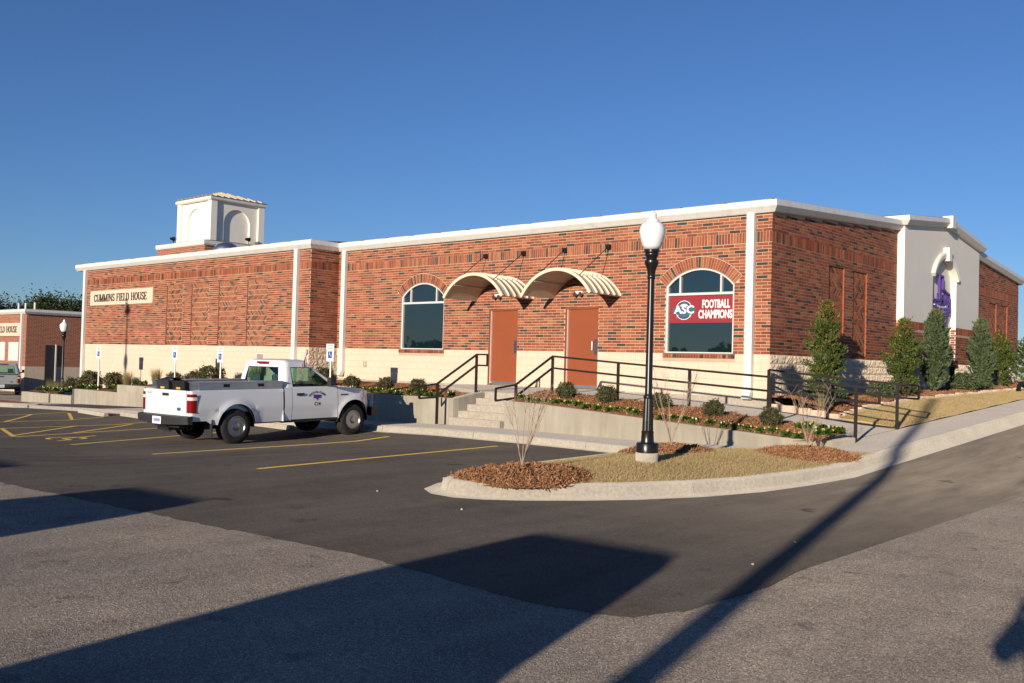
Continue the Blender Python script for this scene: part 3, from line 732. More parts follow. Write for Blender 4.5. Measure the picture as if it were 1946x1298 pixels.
def lay(fn, u0, u1, v0, vtop, parent, holes=(), circs=(), skip=(), kind='brick', d1=.006):
    v = v0; r = 0
    vt_ = vtop if callable(vtop) else (lambda u: vtop)
    while v < max(vt_(u0), vt_(u1), vt_((u0+u1)/2)):
        if any(a-1e-3 <= v < b_-.01 for a, b_ in skip):
            v = [b_ for a, b_ in skip if a-1e-3 <= v < b_-.01][0]; continue
        u = u0 - (PIT/2 if r % 2 else 0)
        while u < u1:
            segs = [(max(u, u0), min(u+PIT-J, u1))]; c, d = v, v+CRS-J
            for (ha, hb, hc, hd, *arched) in holes:
                if d > hc and c < hd:
                    ns = []
                    for a, b_ in segs:
                        if b_ <= ha or a >= hb: ns.append((a, b_)); continue
                        oa, ob = max(a, ha), min(b_, hb)
                        if c < hd < d-.012 and not arched and ob-oa > .03: piece(kind, rect(oa, ob, hd+.003, d), fn, -.01, d1, tone(), parent)
                        if c+.012 < hc < d and ob-oa > .03: piece(kind, rect(oa, ob, c, hc-.003), fn, -.01, d1, tone(), parent)
                        if a < ha: ns.append((a, ha-.004))
                        if b_ > hb: ns.append((hb+.004, b_))
                    segs = ns
            for a, b_ in segs:
                if b_-a < .03 or d > min(vt_(a), vt_(b_)): continue
                if any((max(math.hypot(x-cu, y-cv) for x in (a, b_) for y in (c, d)) < rr or min(math.hypot(x-cu, y-cv) for x in (a, b_, (a+b_)/2) for y in (c, d)) < rr-.262) and math.atan2(abs((a+b_)/2-cu), (c+d)/2-cv) < lo+.02 for cu, cv, rr, lo in circs): continue
                piece(kind, rect(a, b_, c, d), fn, -.01, d1, tone(fn, (a+b_)/2, c), parent)
            u += PIT
        v += CRS; r += 1
def soldiers(fn, u0, u1, v0, v1, parent, kind='soldier_brick', d1=.006, holes=()):
    n = round((u1-u0)/CRS); w = (u1-u0)/n
    for k in range(n):
        if any(a < u0+(k+.5)*w < b_ for a, b_ in holes): continue
        piece(kind, rect(u0+k*w+J/2, u0+(k+1)*w-J/2, v0+J/2, v1-J/2), fn, -.01, d1, tone(), parent)
def herring(fn, u0, u1, v0, v1, parent):
    dep = -.028 if fn is F_wing else -.04; mb = MB()
    o = [(u0, v0), (u1, v0), (u1, v1), (u0, v1)]
    mb.poly([fn(u, v, dep) for u, v in o], 0)
    for i in range(4):
        a, b_ = o[i], o[(i+1) % 4]; mb.poly([fn(*a, .004), fn(*b_, .004), fn(*b_, dep), fn(*a, dep)], 1)
    mb.build('recess', ['mortar', 'brick_0'], parent)
    rows = round((v1-v0)/.178); rh = (v1-v0)/rows; pw = .092
    for r in range(rows):
        c, d = v0+r*rh+.007, v0+(r+1)*rh-.007; s = 1 if r % 2 else -1
        u = u0-.3
        while u < u1+.3:
            q = [(u, c), (u+pw-.024, c), (u+pw-.024+s*(d-c), d), (u+s*(d-c), d)]
            q = clip_poly(q, u0+.004, 0, 1)
            if len(q) > 2: q = clip_poly(q, u1-.004, 0, -1)
            if len(q) > 2: piece('herringbone_brick', q, fn, dep-.01, dep+.010, random.choice((0, 3, 3, 0, 1, 3, 0, 4, 5)), parent)
            u += pw
def blocks(fn, u0, u1, vtop, rows, parent, holes=(), split=False):
    for r in range(rows):
        c, d = vtop-.2*(r+1)+.004, vtop-.2*r-.004; u = u0 - (.2 if r % 2 else 0)
        while u < u1:
            segs = [(max(u, u0), min(u+.392, u1))]
            for ha, hb, hc, hd in holes:
                if d > hc and c < hd:
                    ns = []
                    for a, b_ in segs:
                        if b_ <= ha or a >= hb: ns.append((a, b_)); continue
                        if a < ha: ns.append((a, ha))
                        if b_ > hb: ns.append((hb, b_))
                    segs = ns
            for a, b_ in segs:
                if b_-a > .02: piece('split_block' if split else 'block', rect(a, b_, c, d), fn, -.01, .004, 6 if split else 7, parent, split)
            u += .4
PMATS = BM + [M['split_block'], M['block']]
def piece_geo(poly, fn, d0, d1, rough):
    if not rough:
        mb = MB(); mb.prism(poly, fn, d0, d1); return mb.v, mb.f
    (a, c), (b_, d) = poly[0], poly[2]; mb = MB(); nu, nv = 7, 4; rows = []
    for i in range(nv+1):
        rows.append([fn(a+(b_-a)*j/nu + (random.uniform(-.012, .012) if 0 < j < nu else 0), c+(d-c)*i/nv, d1+(random.uniform(.004, .034) if 0 < i < nv and 0 < j < nu else .004)) for j in range(nu+1)])
    mb.grid(rows); n = len(mb.v)
    ring = rows[0]+[r[-1] for r in rows[1:]]+rows[-1][::-1][1:]+[r[0] for r in rows[::-1][1:]]
    bk = [fn(a, c, d0), fn(b_, c, d0), fn(b_, d, d0), fn(a, d, d0)]
    mb.grid([rows[0], [fn(a+(b_-a)*j/nu, c, d0) for j in range(nu+1)]]); mb.grid([rows[-1], [fn(a+(b_-a)*j/nu, d, d0) for j in range(nu+1)]])
    mb.grid([[r[0] for r in rows], [fn(a, c+(d-c)*i/nv, d0) for i in range(nv+1)]]); mb.grid([[r[-1] for r in rows], [fn(b_, c+(d-c)*i/nv, d0) for i in range(nv+1)]])
    return mb.v, mb.f
def raw_mesh(name, v, f, mats, mi=None):
    me = bpy.data.meshes.new(name); me.from_pydata(v, [], f)
    for x in mats: me.materials.append(x)
    if mi is not None: me.polygons.foreach_set('material_index', mi)
    bm = bmesh.new(); bm.from_mesh(me); bmesh.ops.recalc_face_normals(bm, faces=bm.faces); bm.to_mesh(me); bm.free()
    return me
def emit_pieces(limit=300):
    for kind, lst in PIECES.items():
        lst.sort(key=lambda q: q[0]); rest = {}
        for i, (dist, poly, fn, d0, d1, mat, parent, rough) in enumerate(lst):
            if i < limit:
                cu = sum(q[0] for q in poly)/len(poly); cv = sum(q[1] for q in poly)/len(poly); c = Vector(fn(cu, cv, 0))
                key = (kind, id(fn), mat, tuple((round(q[0]-cu, 4), round(q[1]-cv, 4)) for q in poly), random.randrange(6) if rough else 0)
                me = MESHC.get(key)
                if me is None:
                    v, f = piece_geo(poly, fn, d0, d1, rough)
                    me = MESHC[key] = raw_mesh(kind, [(q[0]-c.x, q[1]-c.y, q[2]-c.z) for q in v], f, [PMATS[mat]])
                o = bpy.data.objects.new(kind, me); o.location = c-root_off(parent); link(o, parent)
            else: rest.setdefault(parent, []).append((poly, fn, d0, d1, mat, rough))
        for parent, ls in rest.items():
            V, F, MI = [], [], []; off = root_off(parent)
            for poly, fn, d0, d1, mat, rough in ls:
                v, f = piece_geo(poly, fn, d0, d1, rough); n = len(V); V += [(q[0]-off.x, q[1]-off.y, q[2]-off.z) for q in v]
                F += [tuple(n+i for i in x) for x in f]; MI += [mat]*len(f)
            o = bpy.data.objects.new(kind+'_courses', raw_mesh(kind+'_courses', V, F, PMATS, MI)); link(o, parent); o['kind'] = 'stuff'

ST, SB0, SB1, EAVE = 1.93, 4.49, 4.746, 5.17
def vfan(mb, poly, fn, mat): mb.poly([fn(u, v, 0) for u, v in poly], mat)
# --- openings
DOORS = [(-18.46, -17.37), (-15.68, -14.58)]; DZ0, DZ1 = .955, 3.105
WINS = [(-22.22, -20.32), (-12.55, -10.70)]; WS, WSP, WR = 1.915, 3.56, .42
def arc(a, b_, n=14, off=0):
    h = (b_-a)/2; rad = (h*h+WR*WR)/(2*WR); cu, cv = (a+b_)/2, WSP+WR-rad; th = math.asin(h/rad)
    return cu, cv, rad, th
def arch_loop(a, b_, inset=0, bottom=None, n=16):
    cu, cv, rad, th = arc(a, b_); rad -= inset; h = (b_-a)/2-inset; th = math.asin(clip(h/rad, -1, 1))
    top = [(cu+rad*math.sin(th-2*th*k/n), cv+rad*math.cos(th-2*th*k/n)) for k in range(n+1)]
    bt_ = WS+inset if bottom is None else bottom
    return [(a+inset, bt_), (b_-inset, bt_)] + top
# --- main front wall
wm = MB()
add_vf(wm, poly_holes([(XR_, ST), (-18.46, ST), (-18.46, DZ1), (-17.37, DZ1), (-17.37, ST), (-15.68, ST), (-15.68, DZ1), (-14.58, DZ1), (-14.58, ST), (XS_, ST), (XS_, EAVE+.3), (XR_, EAVE+.3)], [arch_loop(*w) for w in WINS], F_main), 0)
for a, b_ in ((XR_, -18.46), (-17.37, -15.68), (-14.58, XS_)): vfan(wm, rect(a, b_, .93, ST), F_main, 1)
wall_m = wm.build('front_wall', ['mortar', 'block_mortar'], house)
mb = MB(); mb.prism(rect(XR_, XS_+.02, .2, .932), F_main, -.2, .03); mb.build('foundation', 'concrete', house)
lay(F_main, XR_+.01, XS_+.006, ST+.004, EAVE, wall_m, holes=[(a, b_, 0, DZ1) for a, b_ in DOORS]+[(a, b_, 0, WSP, 1) for a, b_ in WINS],
    circs=[(arc(*w)[0], arc(*w)[1], arc(*w)[2]+.265, arc(*w)[3]) for w in WINS], skip=[(SB0, SB1)])
soldiers(F_main, XR_+.01, XS_+.006, SB0, SB1, wall_m)
blocks(F_main, XR_, XS_, ST, 5, wall_m, holes=[(a, b_, 0, DZ1) for a, b_ in DOORS]+[(a-.06, b_+.06, ST-.11, 3) for a, b_ in WINS])
# --- doors
for k, (a, b_) in enumerate(DOORS):
    mb = MB(); mb.box(a+.06, b_-.045, YM+.075, YM+.12, DZ0+.03, DZ1-.05)
    d = mb.build('door', 'door_paint', house); d['label'] = ['terracotta steel door at the head of the steps', 'terracotta steel door with pull handle by the ramp'][k]
    mb = MB()
    mb.box(a, a+.055, YM+.03, YM+.15, DZ0, DZ1); mb.box(b_-.04, b_, YM+.03, YM+.15, DZ0, DZ1); mb.box(a+.055, b_-.04, YM+.03, YM+.15, DZ1-.045, DZ1)
    mb.build('door_frame', 'door_paint', d)
    mb = MB(); mb.box(a+.052, a+.066, YM+.024, YM+.075, DZ0+.03, DZ1-.05); mb.build('frame_edge', 'fascia', d)
    mb = MB()
    for q in ([(a, YM), (a, YM+.15)], [(b_, YM), (b_, YM+.15)]):
        mb.poly([(q[0][0], q[0][1], .9), (q[1][0], q[1][1], .9), (q[1][0], q[1][1], DZ1), (q[0][0], q[0][1], DZ1)])
    mb.poly([(a, YM, DZ1), (b_, YM, DZ1), (b_, YM+.15, DZ1), (a, YM+.15, DZ1)]); mb.build('reveal', 'brick_0', d)
    mb = MB(); mb.box(a, b_, YM-.04, YM+.15, DZ0-.06, DZ0); mb.box(a+.06, b_-.045, YM+.068, YM+.075, DZ0+.03, DZ0+.09); mb.build('threshold', 'aluminium', d)
    mb = MB(); mb.box(b_-.17, b_-.052, YM+.062, YM+.075, 1.86, 2.26 if k else 2.22); mb.build('latch_plate', 'steel', d)
    if k: mb = MB(); mb.tube([(b_-.20, YM+.07, 1.98), (b_-.20, YM+.01, 1.98), (b_-.20, YM+.01, 2.20), (b_-.20, YM+.07, 2.20)], .013); mb.tube([(b_-.2, YM+.01, 1.98), (b_-.2, YM+.01, 2.2)], .013); mb.build('handle', 'steel', d)
# --- arched windows
ww = ['arched window with dark glass left of the doors', 'arched window with a red champions banner']
for k, (a, b_) in enumerate(WINS):
    mb = MB(); lo, li = arch_loop(a, b_), arch_loop(a, b_, .048)
    n = len(lo); fo = [F_main(u, v, -.03) for u, v in lo]; fi = [F_main(u, v, -.03) for u, v in li]; ib = [F_main(u, v, -.10) for u, v in li]; ob = [F_main(u, v, 0) for u, v in lo]
    for i in range(n):
        j = (i+1) % n; mb.poly([fo[i], fo[j], fi[j], fi[i]]); mb.poly([fi[i], fi[j], ib[j], ib[i]]); mb.poly([ob[i], ob[j], fo[j], fo[i]])
    wf = mb.build('window', 'frame_alu', house); wf['label'] = ww[k]
    tr = 3.36; wd_ = b_-a; m1, m2 = a+.20*wd_, a+.80*wd_
    mb = MB(); mb.box(a+.05, b_-.05, YM+.035, YM+.09, tr-.03, tr+.03); mb.build('transom', 'frame_alu', wf)
    cu, cv, rad, th = arc(a, b_)
    for mx_ in (m1, m2):
        mb = MB(); mb.box(mx_-.022, mx_+.022, YM+.036, YM+.09, tr+.03, cv+math.sqrt((rad-.05)**2-(mx_-cu)**2)); mb.build('mullion', 'frame_alu', wf)
    mb = MB(); mb.poly([F_main(u, v, -.088) for u, v in rect(a+.05, b_-.05, WS+.05, tr-.03)]); mb.build('pane', 'window_glass', wf)
    for xa, xb in ((a+.05, m1-.022), (m1+.022, m2-.022), (m2+.022, b_-.05)):
        pts = [(xb-(xb-xa)*q/8, cv+math.sqrt(max(.01, (rad-.05)**2-(xb-(xb-xa)*q/8-cu)**2))) for q in range(9)]
        mb = MB(); mb.poly([F_main(u, v, -.088) for u, v in [(xa, tr+.03), (xb, tr+.03)]+pts]); mb.build('pane', 'window_glass', wf)
    nv = 33; ro = rad+.265
    for q in range(nv):
        t0, t1 = -th+.004+(2*th-.008)*q/nv, -th+.004+(2*th-.008)*(q+1)/nv; g = .003
        pl = [(cu+(rad+.006)*math.sin(t0+g), cv+(rad+.006)*math.cos(t0+g)), (cu+(rad+.006)*math.sin(t1-g), cv+(rad+.006)*math.cos(t1-g)), (cu+ro*math.sin(t1-g), cv+ro*math.cos(t1-g)), (cu+ro*math.sin(t0+g), cv+ro*math.cos(t0+g))]
        piece('arch_brick', pl, F_main, -.03, .012, tone(), wall_m)
    mb = MB(); q = 20; mb.grid([[F_main(cu+r_*math.sin(-th+2*th*i/q), cv+r_*math.cos(-th+2*th*i/q), .0085) for i in range(q+1)] for r_ in (rad+.002, ro+.012)]); mb.build('arch_mortar', 'mortar', wall_m)
    soldiers(F_main, a-.05, b_+.05, WS-.10, WS, wall_m, 'sill_brick', .035)
# --- the champions banner behind the glass line (hung on the pane)
bn = thing('banner', 'red football champions banner with round emblem hung in the right arched window', 'banner', (-11.6, YM+.07, 2.98))
BA, BB, BZ0, BZ1 = -12.49, -10.76, 2.665, 3.315
mb = MB(); mb.box(BA, BB, YM+.074, YM+.080, BZ0, BZ1); mb.build('sheet', 'banner_red', bn)
bf = lambda cx, cz: (lambda u, v, d: (cx+u, YM+.0725-d*.4, cz+v))
text_obj('lettering', 'FOOTBALL', bn, 'banner_white', bf(-11.21, 3.105), .27, .74, .010)
text_obj('lettering', 'CHAMPIONS', bn, 'banner_white', bf(-11.23, 2.86), .27, .90, .010)
em = MB()
def disc(mb, cx, cz, rx, rz, y, mat, n=32): mb.poly([(cx+rx*math.cos(a), y, cz+rz*math.sin(a)) for a in np.linspace(0, 2*math.pi, n, endpoint=False)], mat)
ec, ez = -12.08, 2.975
disc(em, ec, ez, .235, .235, YM+.0722, 0); disc(em, ec, ez, .22, .22, YM+.0718, 1)
disc(em, ec, ez, .155, .155, YM+.0714, 0); disc(em, ec, ez-.02, .145, .14, YM+.0710, 1); disc(em, ec, ez+.03, .13, .11, YM+.0706, 0)
em.poly([(x, YM+.0702, z) for x, z in ((ec-.31, ez-.09), (ec+.31, ez-.09), (ec+.31, ez+.05), (ec+.17, ez+.10), (ec-.17, ez+.10), (ec-.31, ez+.05))], 1)
for s in (-1, 1): em.poly([(x, YM+.0700, z) for x, z in ((ec+s*.15, ez-.11), (ec+s*.21, ez-.19), (ec+s*.17, ez-.11))], 0)
em.build('emblem', ['banner_white', 'banner_blue'], bn)
text_obj('lettering', 'ASC', bn, 'banner_white', (lambda u, v, d: (ec+u, YM+.0696-d*.2, ez+.005+v)), .26, .56, .008)
for ch, a in zip('CENTRAL', np.linspace(1.0, -1.0, 7)):
    text_obj('lettering', ch, bn, 'banner_white', (lambda u, v, d, a=a: (ec-.187*math.sin(a)+u*math.cos(a)-v*math.sin(a), YM+.0694, ez+.187*math.cos(a)+u*math.sin(a)+v*math.cos(a))), .05)
for ch, a in zip('CONFERENCE', np.linspace(-.95, .95, 10)):
    text_obj('lettering', ch, bn, 'banner_white', (lambda u, v, d, a=a: (ec+.187*math.sin(a)+u*math.cos(a), YM+.0694, ez-.187*math.cos(a)+u*math.sin(a)+v)), .042)
# --- left wing
XWL = -41.95
HP = [(-34.62, -33.43), (-32.78, -31.58), (-30.89, -29.70), (-29.05, -27.82)]; HZ = (ST+.004, ST+.004+31*CRS-.008)
wm = MB()
add_vf(wm, poly_holes([(XWL, ST), (XR_, ST), (XR_, EAVE+.3), (XWL, EAVE+.3)], [rect(a, b_, *HZ) for a, b_ in HP], F_wing), 0)
vfan(wm, rect(XWL, XR_, -.6, ST), F_wing, 1)
wm.poly([(XWL, YW, -.6), (XWL, YW, EAVE+.3), (XWL, 41.3, EAVE+.3), (XWL, 41.3, -.6)], 0)
wall_w = wm.build('wing_wall', ['mortar', 'block_mortar'], house)
lay(F_wing, XWL, XR_+.006, ST+.004, EAVE, wall_w, holes=[(a, b_, *HZ) for a, b_ in HP]+[(-41.1, -35.65, 3.60, 4.22)], skip=[(SB0, SB1)])
soldiers(F_wing, XWL, XR_+.006, SB0, SB1, wall_w)
blocks(F_wing, XWL, XR_, ST, 10, wall_w)
for a, b_ in HP: herring(F_wing, a, b_, *HZ, wall_w)
# return wall
wm = MB(); vfan(wm, rect(YW, YM, ST, EAVE+.3), F_ret, 0); vfan(wm, rect(YW, YM, .2, ST), F_ret, 1); wall_r = wm.build('return_wall', ['mortar', 'block_mortar'], house)
lay(F_ret, YW, YM, ST+.004, EAVE, wall_r, skip=[(SB0, SB1)]); soldiers(F_ret, YW, YM, SB0, SB1, wall_r); blocks(F_ret, YW, YM, ST, 7, wall_r, split=True)
# --- side wall (gable end) both sides of the portico
rake = lambda y: EAVE-.02 + (.0735*(y-19.89) if y < 31.5 else .0735*(43.1-y))
SP = [[(23.06, 24.02), (24.61, 25.56)], [(37.3, 38.25), (38.85, 39.75)]]
wm = MB(); wall_s = None; segs = [(YM, 27.84), (35.22, 41.35)]
for k, (a, b_) in enumerate(segs):
    add_vf(wm, poly_holes([(a, ST), (b_, ST), (b_, rake(b_)+.3), (a, rake(a)+.3)], [rect(c, d, *HZ) for c, d in SP[k]], F_side), 0)
    vfan(wm, rect(a, b_, .5, ST), F_side, 1)
wm.poly([(XS_, 41.35, .5), (XS_, 41.35, 5.5), (XWL, 41.35, 5.5), (XWL, 41.35, .5)], 0)
wall_s = wm.build('side_wall', ['mortar', 'block_mortar'], house)
for k, (a, b_) in enumerate(segs):
    lay(F_side, a, b_, ST+.004, rake, wall_s, holes=[(c, d, *HZ) for c, d in SP[k]], skip=[(SB0, SB1)])
    soldiers(F_side, a, b_, SB0, SB1, wall_s); blocks(F_side, a, b_, ST, 6, wall_s, split=True)
    for c, d in SP[k]: herring(F_side, c, d, *HZ, wall_s)
# --- portico on the gable end
PA, PB, PC = 27.84, 35.22, 31.53
RA, RB, RSP, RRI = 30.36, 32.70, 4.62, .66
def prakef(y): return 5.87+.40*(1-abs(y-PC)/(PB-PC))
def rarch(off=0, n=16):
    h = (RB-RA)/2; rad = (h*h+RRI*RRI)/(2*RRI); cv = RSP+RRI-rad; th = math.asin(h/rad)
    return (RA+RB)/2, cv, rad, th
cu, cv, rad, th = rarch()
hole_top = [(cu+rad*math.sin(th-2*th*k/16), cv+rad*math.cos(th-2*th*k/16)) for k in range(17)]
pm = MB()
BWZ = 3.13
add_vf(pm, poly_holes([(PA, BWZ), (RA, BWZ)] + hole_top[::-1] + [(RB, BWZ), (PB, BWZ), (PB, prakef(PB)), (PC, prakef(PC)), (PA, prakef(PA))], [], F_port), 0)
for i in range(16): pm.poly([F_port(*hole_top[i], 0), F_port(*hole_top[i+1], 0), F_port(*hole_top[i+1], -.17), F_port(*hole_top[i], -.17)], 0)
for y in (RA, RB): pm.poly([F_port(y, 1.93, 0), F_port(y, RSP, 0), F_port(y, RSP, -.17), F_port(y, 1.93, -.17)], 0)
pm.poly([F_port(u, v, -.17) for u, v in [(RA, .6), (RB, .6)]+hole_top], 0)
pm.poly([(XS_-1.8, PA, BWZ), (XP, PA, BWZ), (XP, PA, 5.87), (XS_-1.8, PA, 5.87)], 0); pm.poly([(XS_-1.8, PB, .6), (XP, PB, .6), (XP, PB, 5.87), (XS_-1.8, PB, 5.87)], 0)
pm.poly([(XS_-.05, PA, .6), (XP, PA, .6), (XP, PA, BWZ), (XS_-.05, PA, BWZ)], 1)
for a, b_ in ((PA, RA), (RB, PB)):
    vfan(pm, rect(a, b_, ST, BWZ), F_port, 1); vfan(pm, rect(a, b_, .6, ST), F_port, 2)
wall_p = pm.build('portico', ['stucco', 'mortar', 'block_mortar'], house)
for a, b_ in ((PA, RA), (RB, PB)):
    lay(F_port, a, b_, ST+.004, BWZ-.23, wall_p); soldiers(F_port, a, b_, BWZ-.235, BWZ-.005, wall_p); blocks(F_port, a, b_, ST, 6, wall_p, split=True)
F_pside = lambda u, v, d: (u, PA-d, v)
lay(F_pside, XS_+.01, XP, ST+.004, BWZ-.02, wall_p); 
F_rec = lambda u, v, d: (u, RB-d, v)
lay(F_rec, XP-.16, XP, ST+.004, BWZ-.02, wall_p)
mb = MB(); mb.box(XP-.17, XP+.08, RA-.05, RB+.05, 1.84, 1.925); mb.build('sill', 'brick_2', wall_p)
mb = MB(); q = 20; ri, ro = rad-.01, rad+.17; pf = [(ri, 0), (ri, .08), (ro-.05, .10), (ro, .07), (ro, 0)]
rowsA = []
for r_, d_ in pf: rowsA.append([F_port(cu+r_*math.sin(-th+2*th*i/q), cv+r_*math.cos(-th+2*th*i/q), d_) for i in range(q+1)])
mb.grid(rowsA); mb.poly([r[0] for r in rowsA]); mb.poly([r[-1] for r in rowsA]); mb.build('hood_mould', 'stucco', wall_p)
mb = MB(); mb.prism([(PC-.13, RSP+RRI-.10), (PC+.13, RSP+RRI-.10), (PC+.17, RSP+RRI+.32), (PC-.17, RSP+RRI+.32)], F_port, -.02, .17, back=True); mb.build('keystone', 'stucco', wall_p)
# emblem: outlined state shape with two rows of letters, stood off the recessed panel
EM = thing('wall_emblem', 'purple metal state-outline emblem with lettering in the arched recess of the white gable', 'emblem', (XP-.1, PC, 3.8))
TX = [(.36, 1.0), (.56, 1.0), (.56, .78), (.66, .76), (.78, .72), (.90, .71), (.965, .69), (.97, .55), (1.0, .46), (.98, .38), (.86, .30), (.74, .20), (.70, .05), (.72, -.01), (.60, .04), (.54, .17), (.45, .27), (.38, .33), (.30, .29), (.24, .31), (.20, .40), (.06, .53), (0, .56), (.35, .56)]
ty = lambda u: 30.62+u*1.62
tz = lambda v: 2.93+v*1.77
mb = MB()
tp = [(ty(u), tz(v)) for u, v in TX]; cxm = sum(p[0] for p in tp)/len(tp); czm = sum(p[1] for p in tp)/len(tp)
for i in range(len(tp)):
    a, b_ = tp[i], tp[(i+1) % len(tp)]; mb.bar((XP-.07, *a), (XP-.07, *b_), .065, .08, upv=(1, 0, 0))
mb.build('outline', 'purple', EM)
text_obj('lettering', 'UMHB', EM, 'purple', lambda u, v, d: (XP-.07+d, 31.60+u, 3.93+v*1.35), .40, 1.15, .004, .02)
text_obj('lettering', 'CRUSADERS', EM, 'purple', lambda u, v, d: (XP-.06+d, 31.45+u, 3.56+v*1.3), .28, 1.50, .004, .02)
mb = MB()
for i in range(10):
    y0 = 30.75+i*.135; z0 = 3.78-.06*math.sin(i/9*math.pi)
    mb.box(XP-.12, XP-.05, y0, y0+.14, z0-.025, z0+.025)
mb.build('white_swoosh', 'fascia', EM)
emit_pieces(300)

# --- fascia (box gutter profile) swept round the eaves
def sweep(name, path, zb, prof, parent, mat='fascia', ends=True):
    n = len(path); mit = []
    for i in range(n):
        p = Vector(path[i][:2]); ds = []
        if i > 0: ds.append((p-Vector(path[i-1][:2])).normalized())
        if i < n-1: ds.append((Vector(path[i+1][:2])-p).normalized())
        ns = [Vector((d.y, -d.x)) for d in ds]; nn = sum(ns, Vector((0, 0))); nn.normalize(); k = 1/max(.3, nn.dot(ns[0])); mit.append(nn*k)
    rows = [[(path[i][0]+mit[i].x*o, path[i][1]+mit[i].y*o, zb+path[i][2]+z) for o, z in prof] for i in range(n)]
    mb = MB(); mb.grid(rows)
    if ends: mb.poly(rows[0]); mb.poly(rows[-1])
    return mb.build(name, mat, parent)
GP = [(-.05, .0), (.10, .0), (.115, .015), (.20, .125), (.205, .135), (.18, .275), (.12, .285), (-.05, .285)]
sweep('fascia', [(-42.4, YW, 0), (XR_, YW, 0), (XR_, YM, 0), (XS_, YM, 0), (XS_, PA, .0735*(PA-YM))], EAVE-.02, GP, house)
sweep('fascia', [(XS_, PB, .0735*(43.1-PB)), (XS_, 41.5, .0735*1.6)], EAVE-.06, GP, house)
sweep('fascia', [(XS_-2.6, PA, 0), (XP, PA, 0), (XP, PC, .40), (XP, PB+.15, -.016)], 5.86, GP, house)
mb = MB(); mb.box(XP-.05, XP+.27, PC-.18, PC+.18, 6.22, 6.60); mb.build('ridge_cap', 'fascia', house)
# roofs with raised seams
ridge = 31.2
mb = MB()
mb.poly([(-42.4, YW-.1, 5.425), (XR_, YW-.1, 5.425), (XR_, ridge, 6.30), (-42.4, ridge, 6.30)]); mb.poly([(XR_, YM-.1, 5.425), (XS_+.1, YM-.1, 5.425), (XS_+.1, ridge, 6.27), (XR_, ridge, 6.27)])
mb.poly([(-42.4, ridge, 6.28), (XS_+.1, ridge, 6.28), (XS_+.1, 41.5, 5.4), (-42.4, 41.5, 5.4)])
mb.poly([(XS_-2.6, PA-.1, 6.16), (XP+.1, PA-.1, 6.16), (XP+.1, PC, 6.56), (XS_-2.6, PC, 6.56)]); mb.poly([(XS_-2.6, PC, 6.56), (XP+.1, PC, 6.56), (XP+.1, PB+.1, 6.16), (XS_-2.6, PB+.1, 6.16)])
mb.poly([(XS_-2.6, PA-.1, 5.5), (XS_-2.6, PA-.1, 6.16), (XS_-2.6, PC, 6.56), (XS_-2.6, PB+.1, 6.16), (XS_-2.6, PB+.1, 5.5)])
rf = mb.build('roof', 'roof_metal', house)
for x in np.arange(-42.2, -9.8, 1.2):
    y0 = YW if x < XR_ else YM
    mb = MB(); mb.bar((x, y0-.13, 5.442), (x, y0+3, 5.442+.0735*3.1), .14, .04); mb.build('roof_seam', 'roof_metal', rf)
# downspouts
def downspout(x, y, zb, parent, face=-1):
    mb = MB(); w = .19
    mb.box(x-w/2, x+w/2, y-.13, y-.012, zb+.22, EAVE)
    o = mb.build('downspout', 'white_metal', parent)
    mb = MB(); pr = [(y-.13, zb+.22), (y-.012, zb+.22), (y-.10, zb+.02), (y-.24, zb+.05)]
    a = [(x-w/2, q, z) for q, z in pr]; c = [(x+w/2, q, z) for q, z in pr]; mb.grid([a+a[:1], c+c[:1]]); mb.poly(a); mb.poly(c); mb.build('shoe', 'white_metal', o)
    return o
downspout(-10.26, YM, .86, house); downspout(-25.02, YM, .98, house); downspout(-26.1, YW, .55, house); downspout(-41.62, YW, .0, house)
# sign panel
mb = MB(); mb.box(-41.1, -35.65, YW-.06, YW-.004, 3.60, 4.22); sp_ = mb.build('sign_panel', 'block', house); sp_['label'] = 'cream stone name panel with dark serif letters'
serif_text('letter', 'CUMMINS FIELD HOUSE', sp_, 'letter_dark', lambda u, v, d: (-38.42+u, YW-.0605-d, 3.905+v), .31, 4.65)
# small wall fittings
mb = MB()
for s in (0, .1): mb.box(-23.95+s, -23.92+s, YM-.035, YM, 1.36, 1.52)
mb.box(-23.95, -23.82, YM-.03, YM, 1.33, 1.37); mb.build('hose_bib', 'galvanised', house)
mb = MB(); mb.box(-28.2, -27.95, YW-.09, YW-.005, 1.45, 1.66); mb.build('junction_box', 'galvanised', house)
# twin lamps over doors
for x in (-18.1, -15.2):
    mb = MB(); mb.box(x-.12, x+.12, YM-.07, YM-.01, 3.44, 3.53); wl = mb.build('wall_light', 'white_metal', house)
    for s in (-1, 1):
        mb = MB(); mb.lathe([(.03, 0), (.055, .03), (.06, .07), (.045, .085)], (x+s*.09, YM-.07, 3.44), 12, axis='y')
        for i, v in enumerate(mb.v): mb.v[i] = (v[0], 2*(YM-.07)-v[1], v[2])
        mb.build('lamp_head', 'steel', wl)
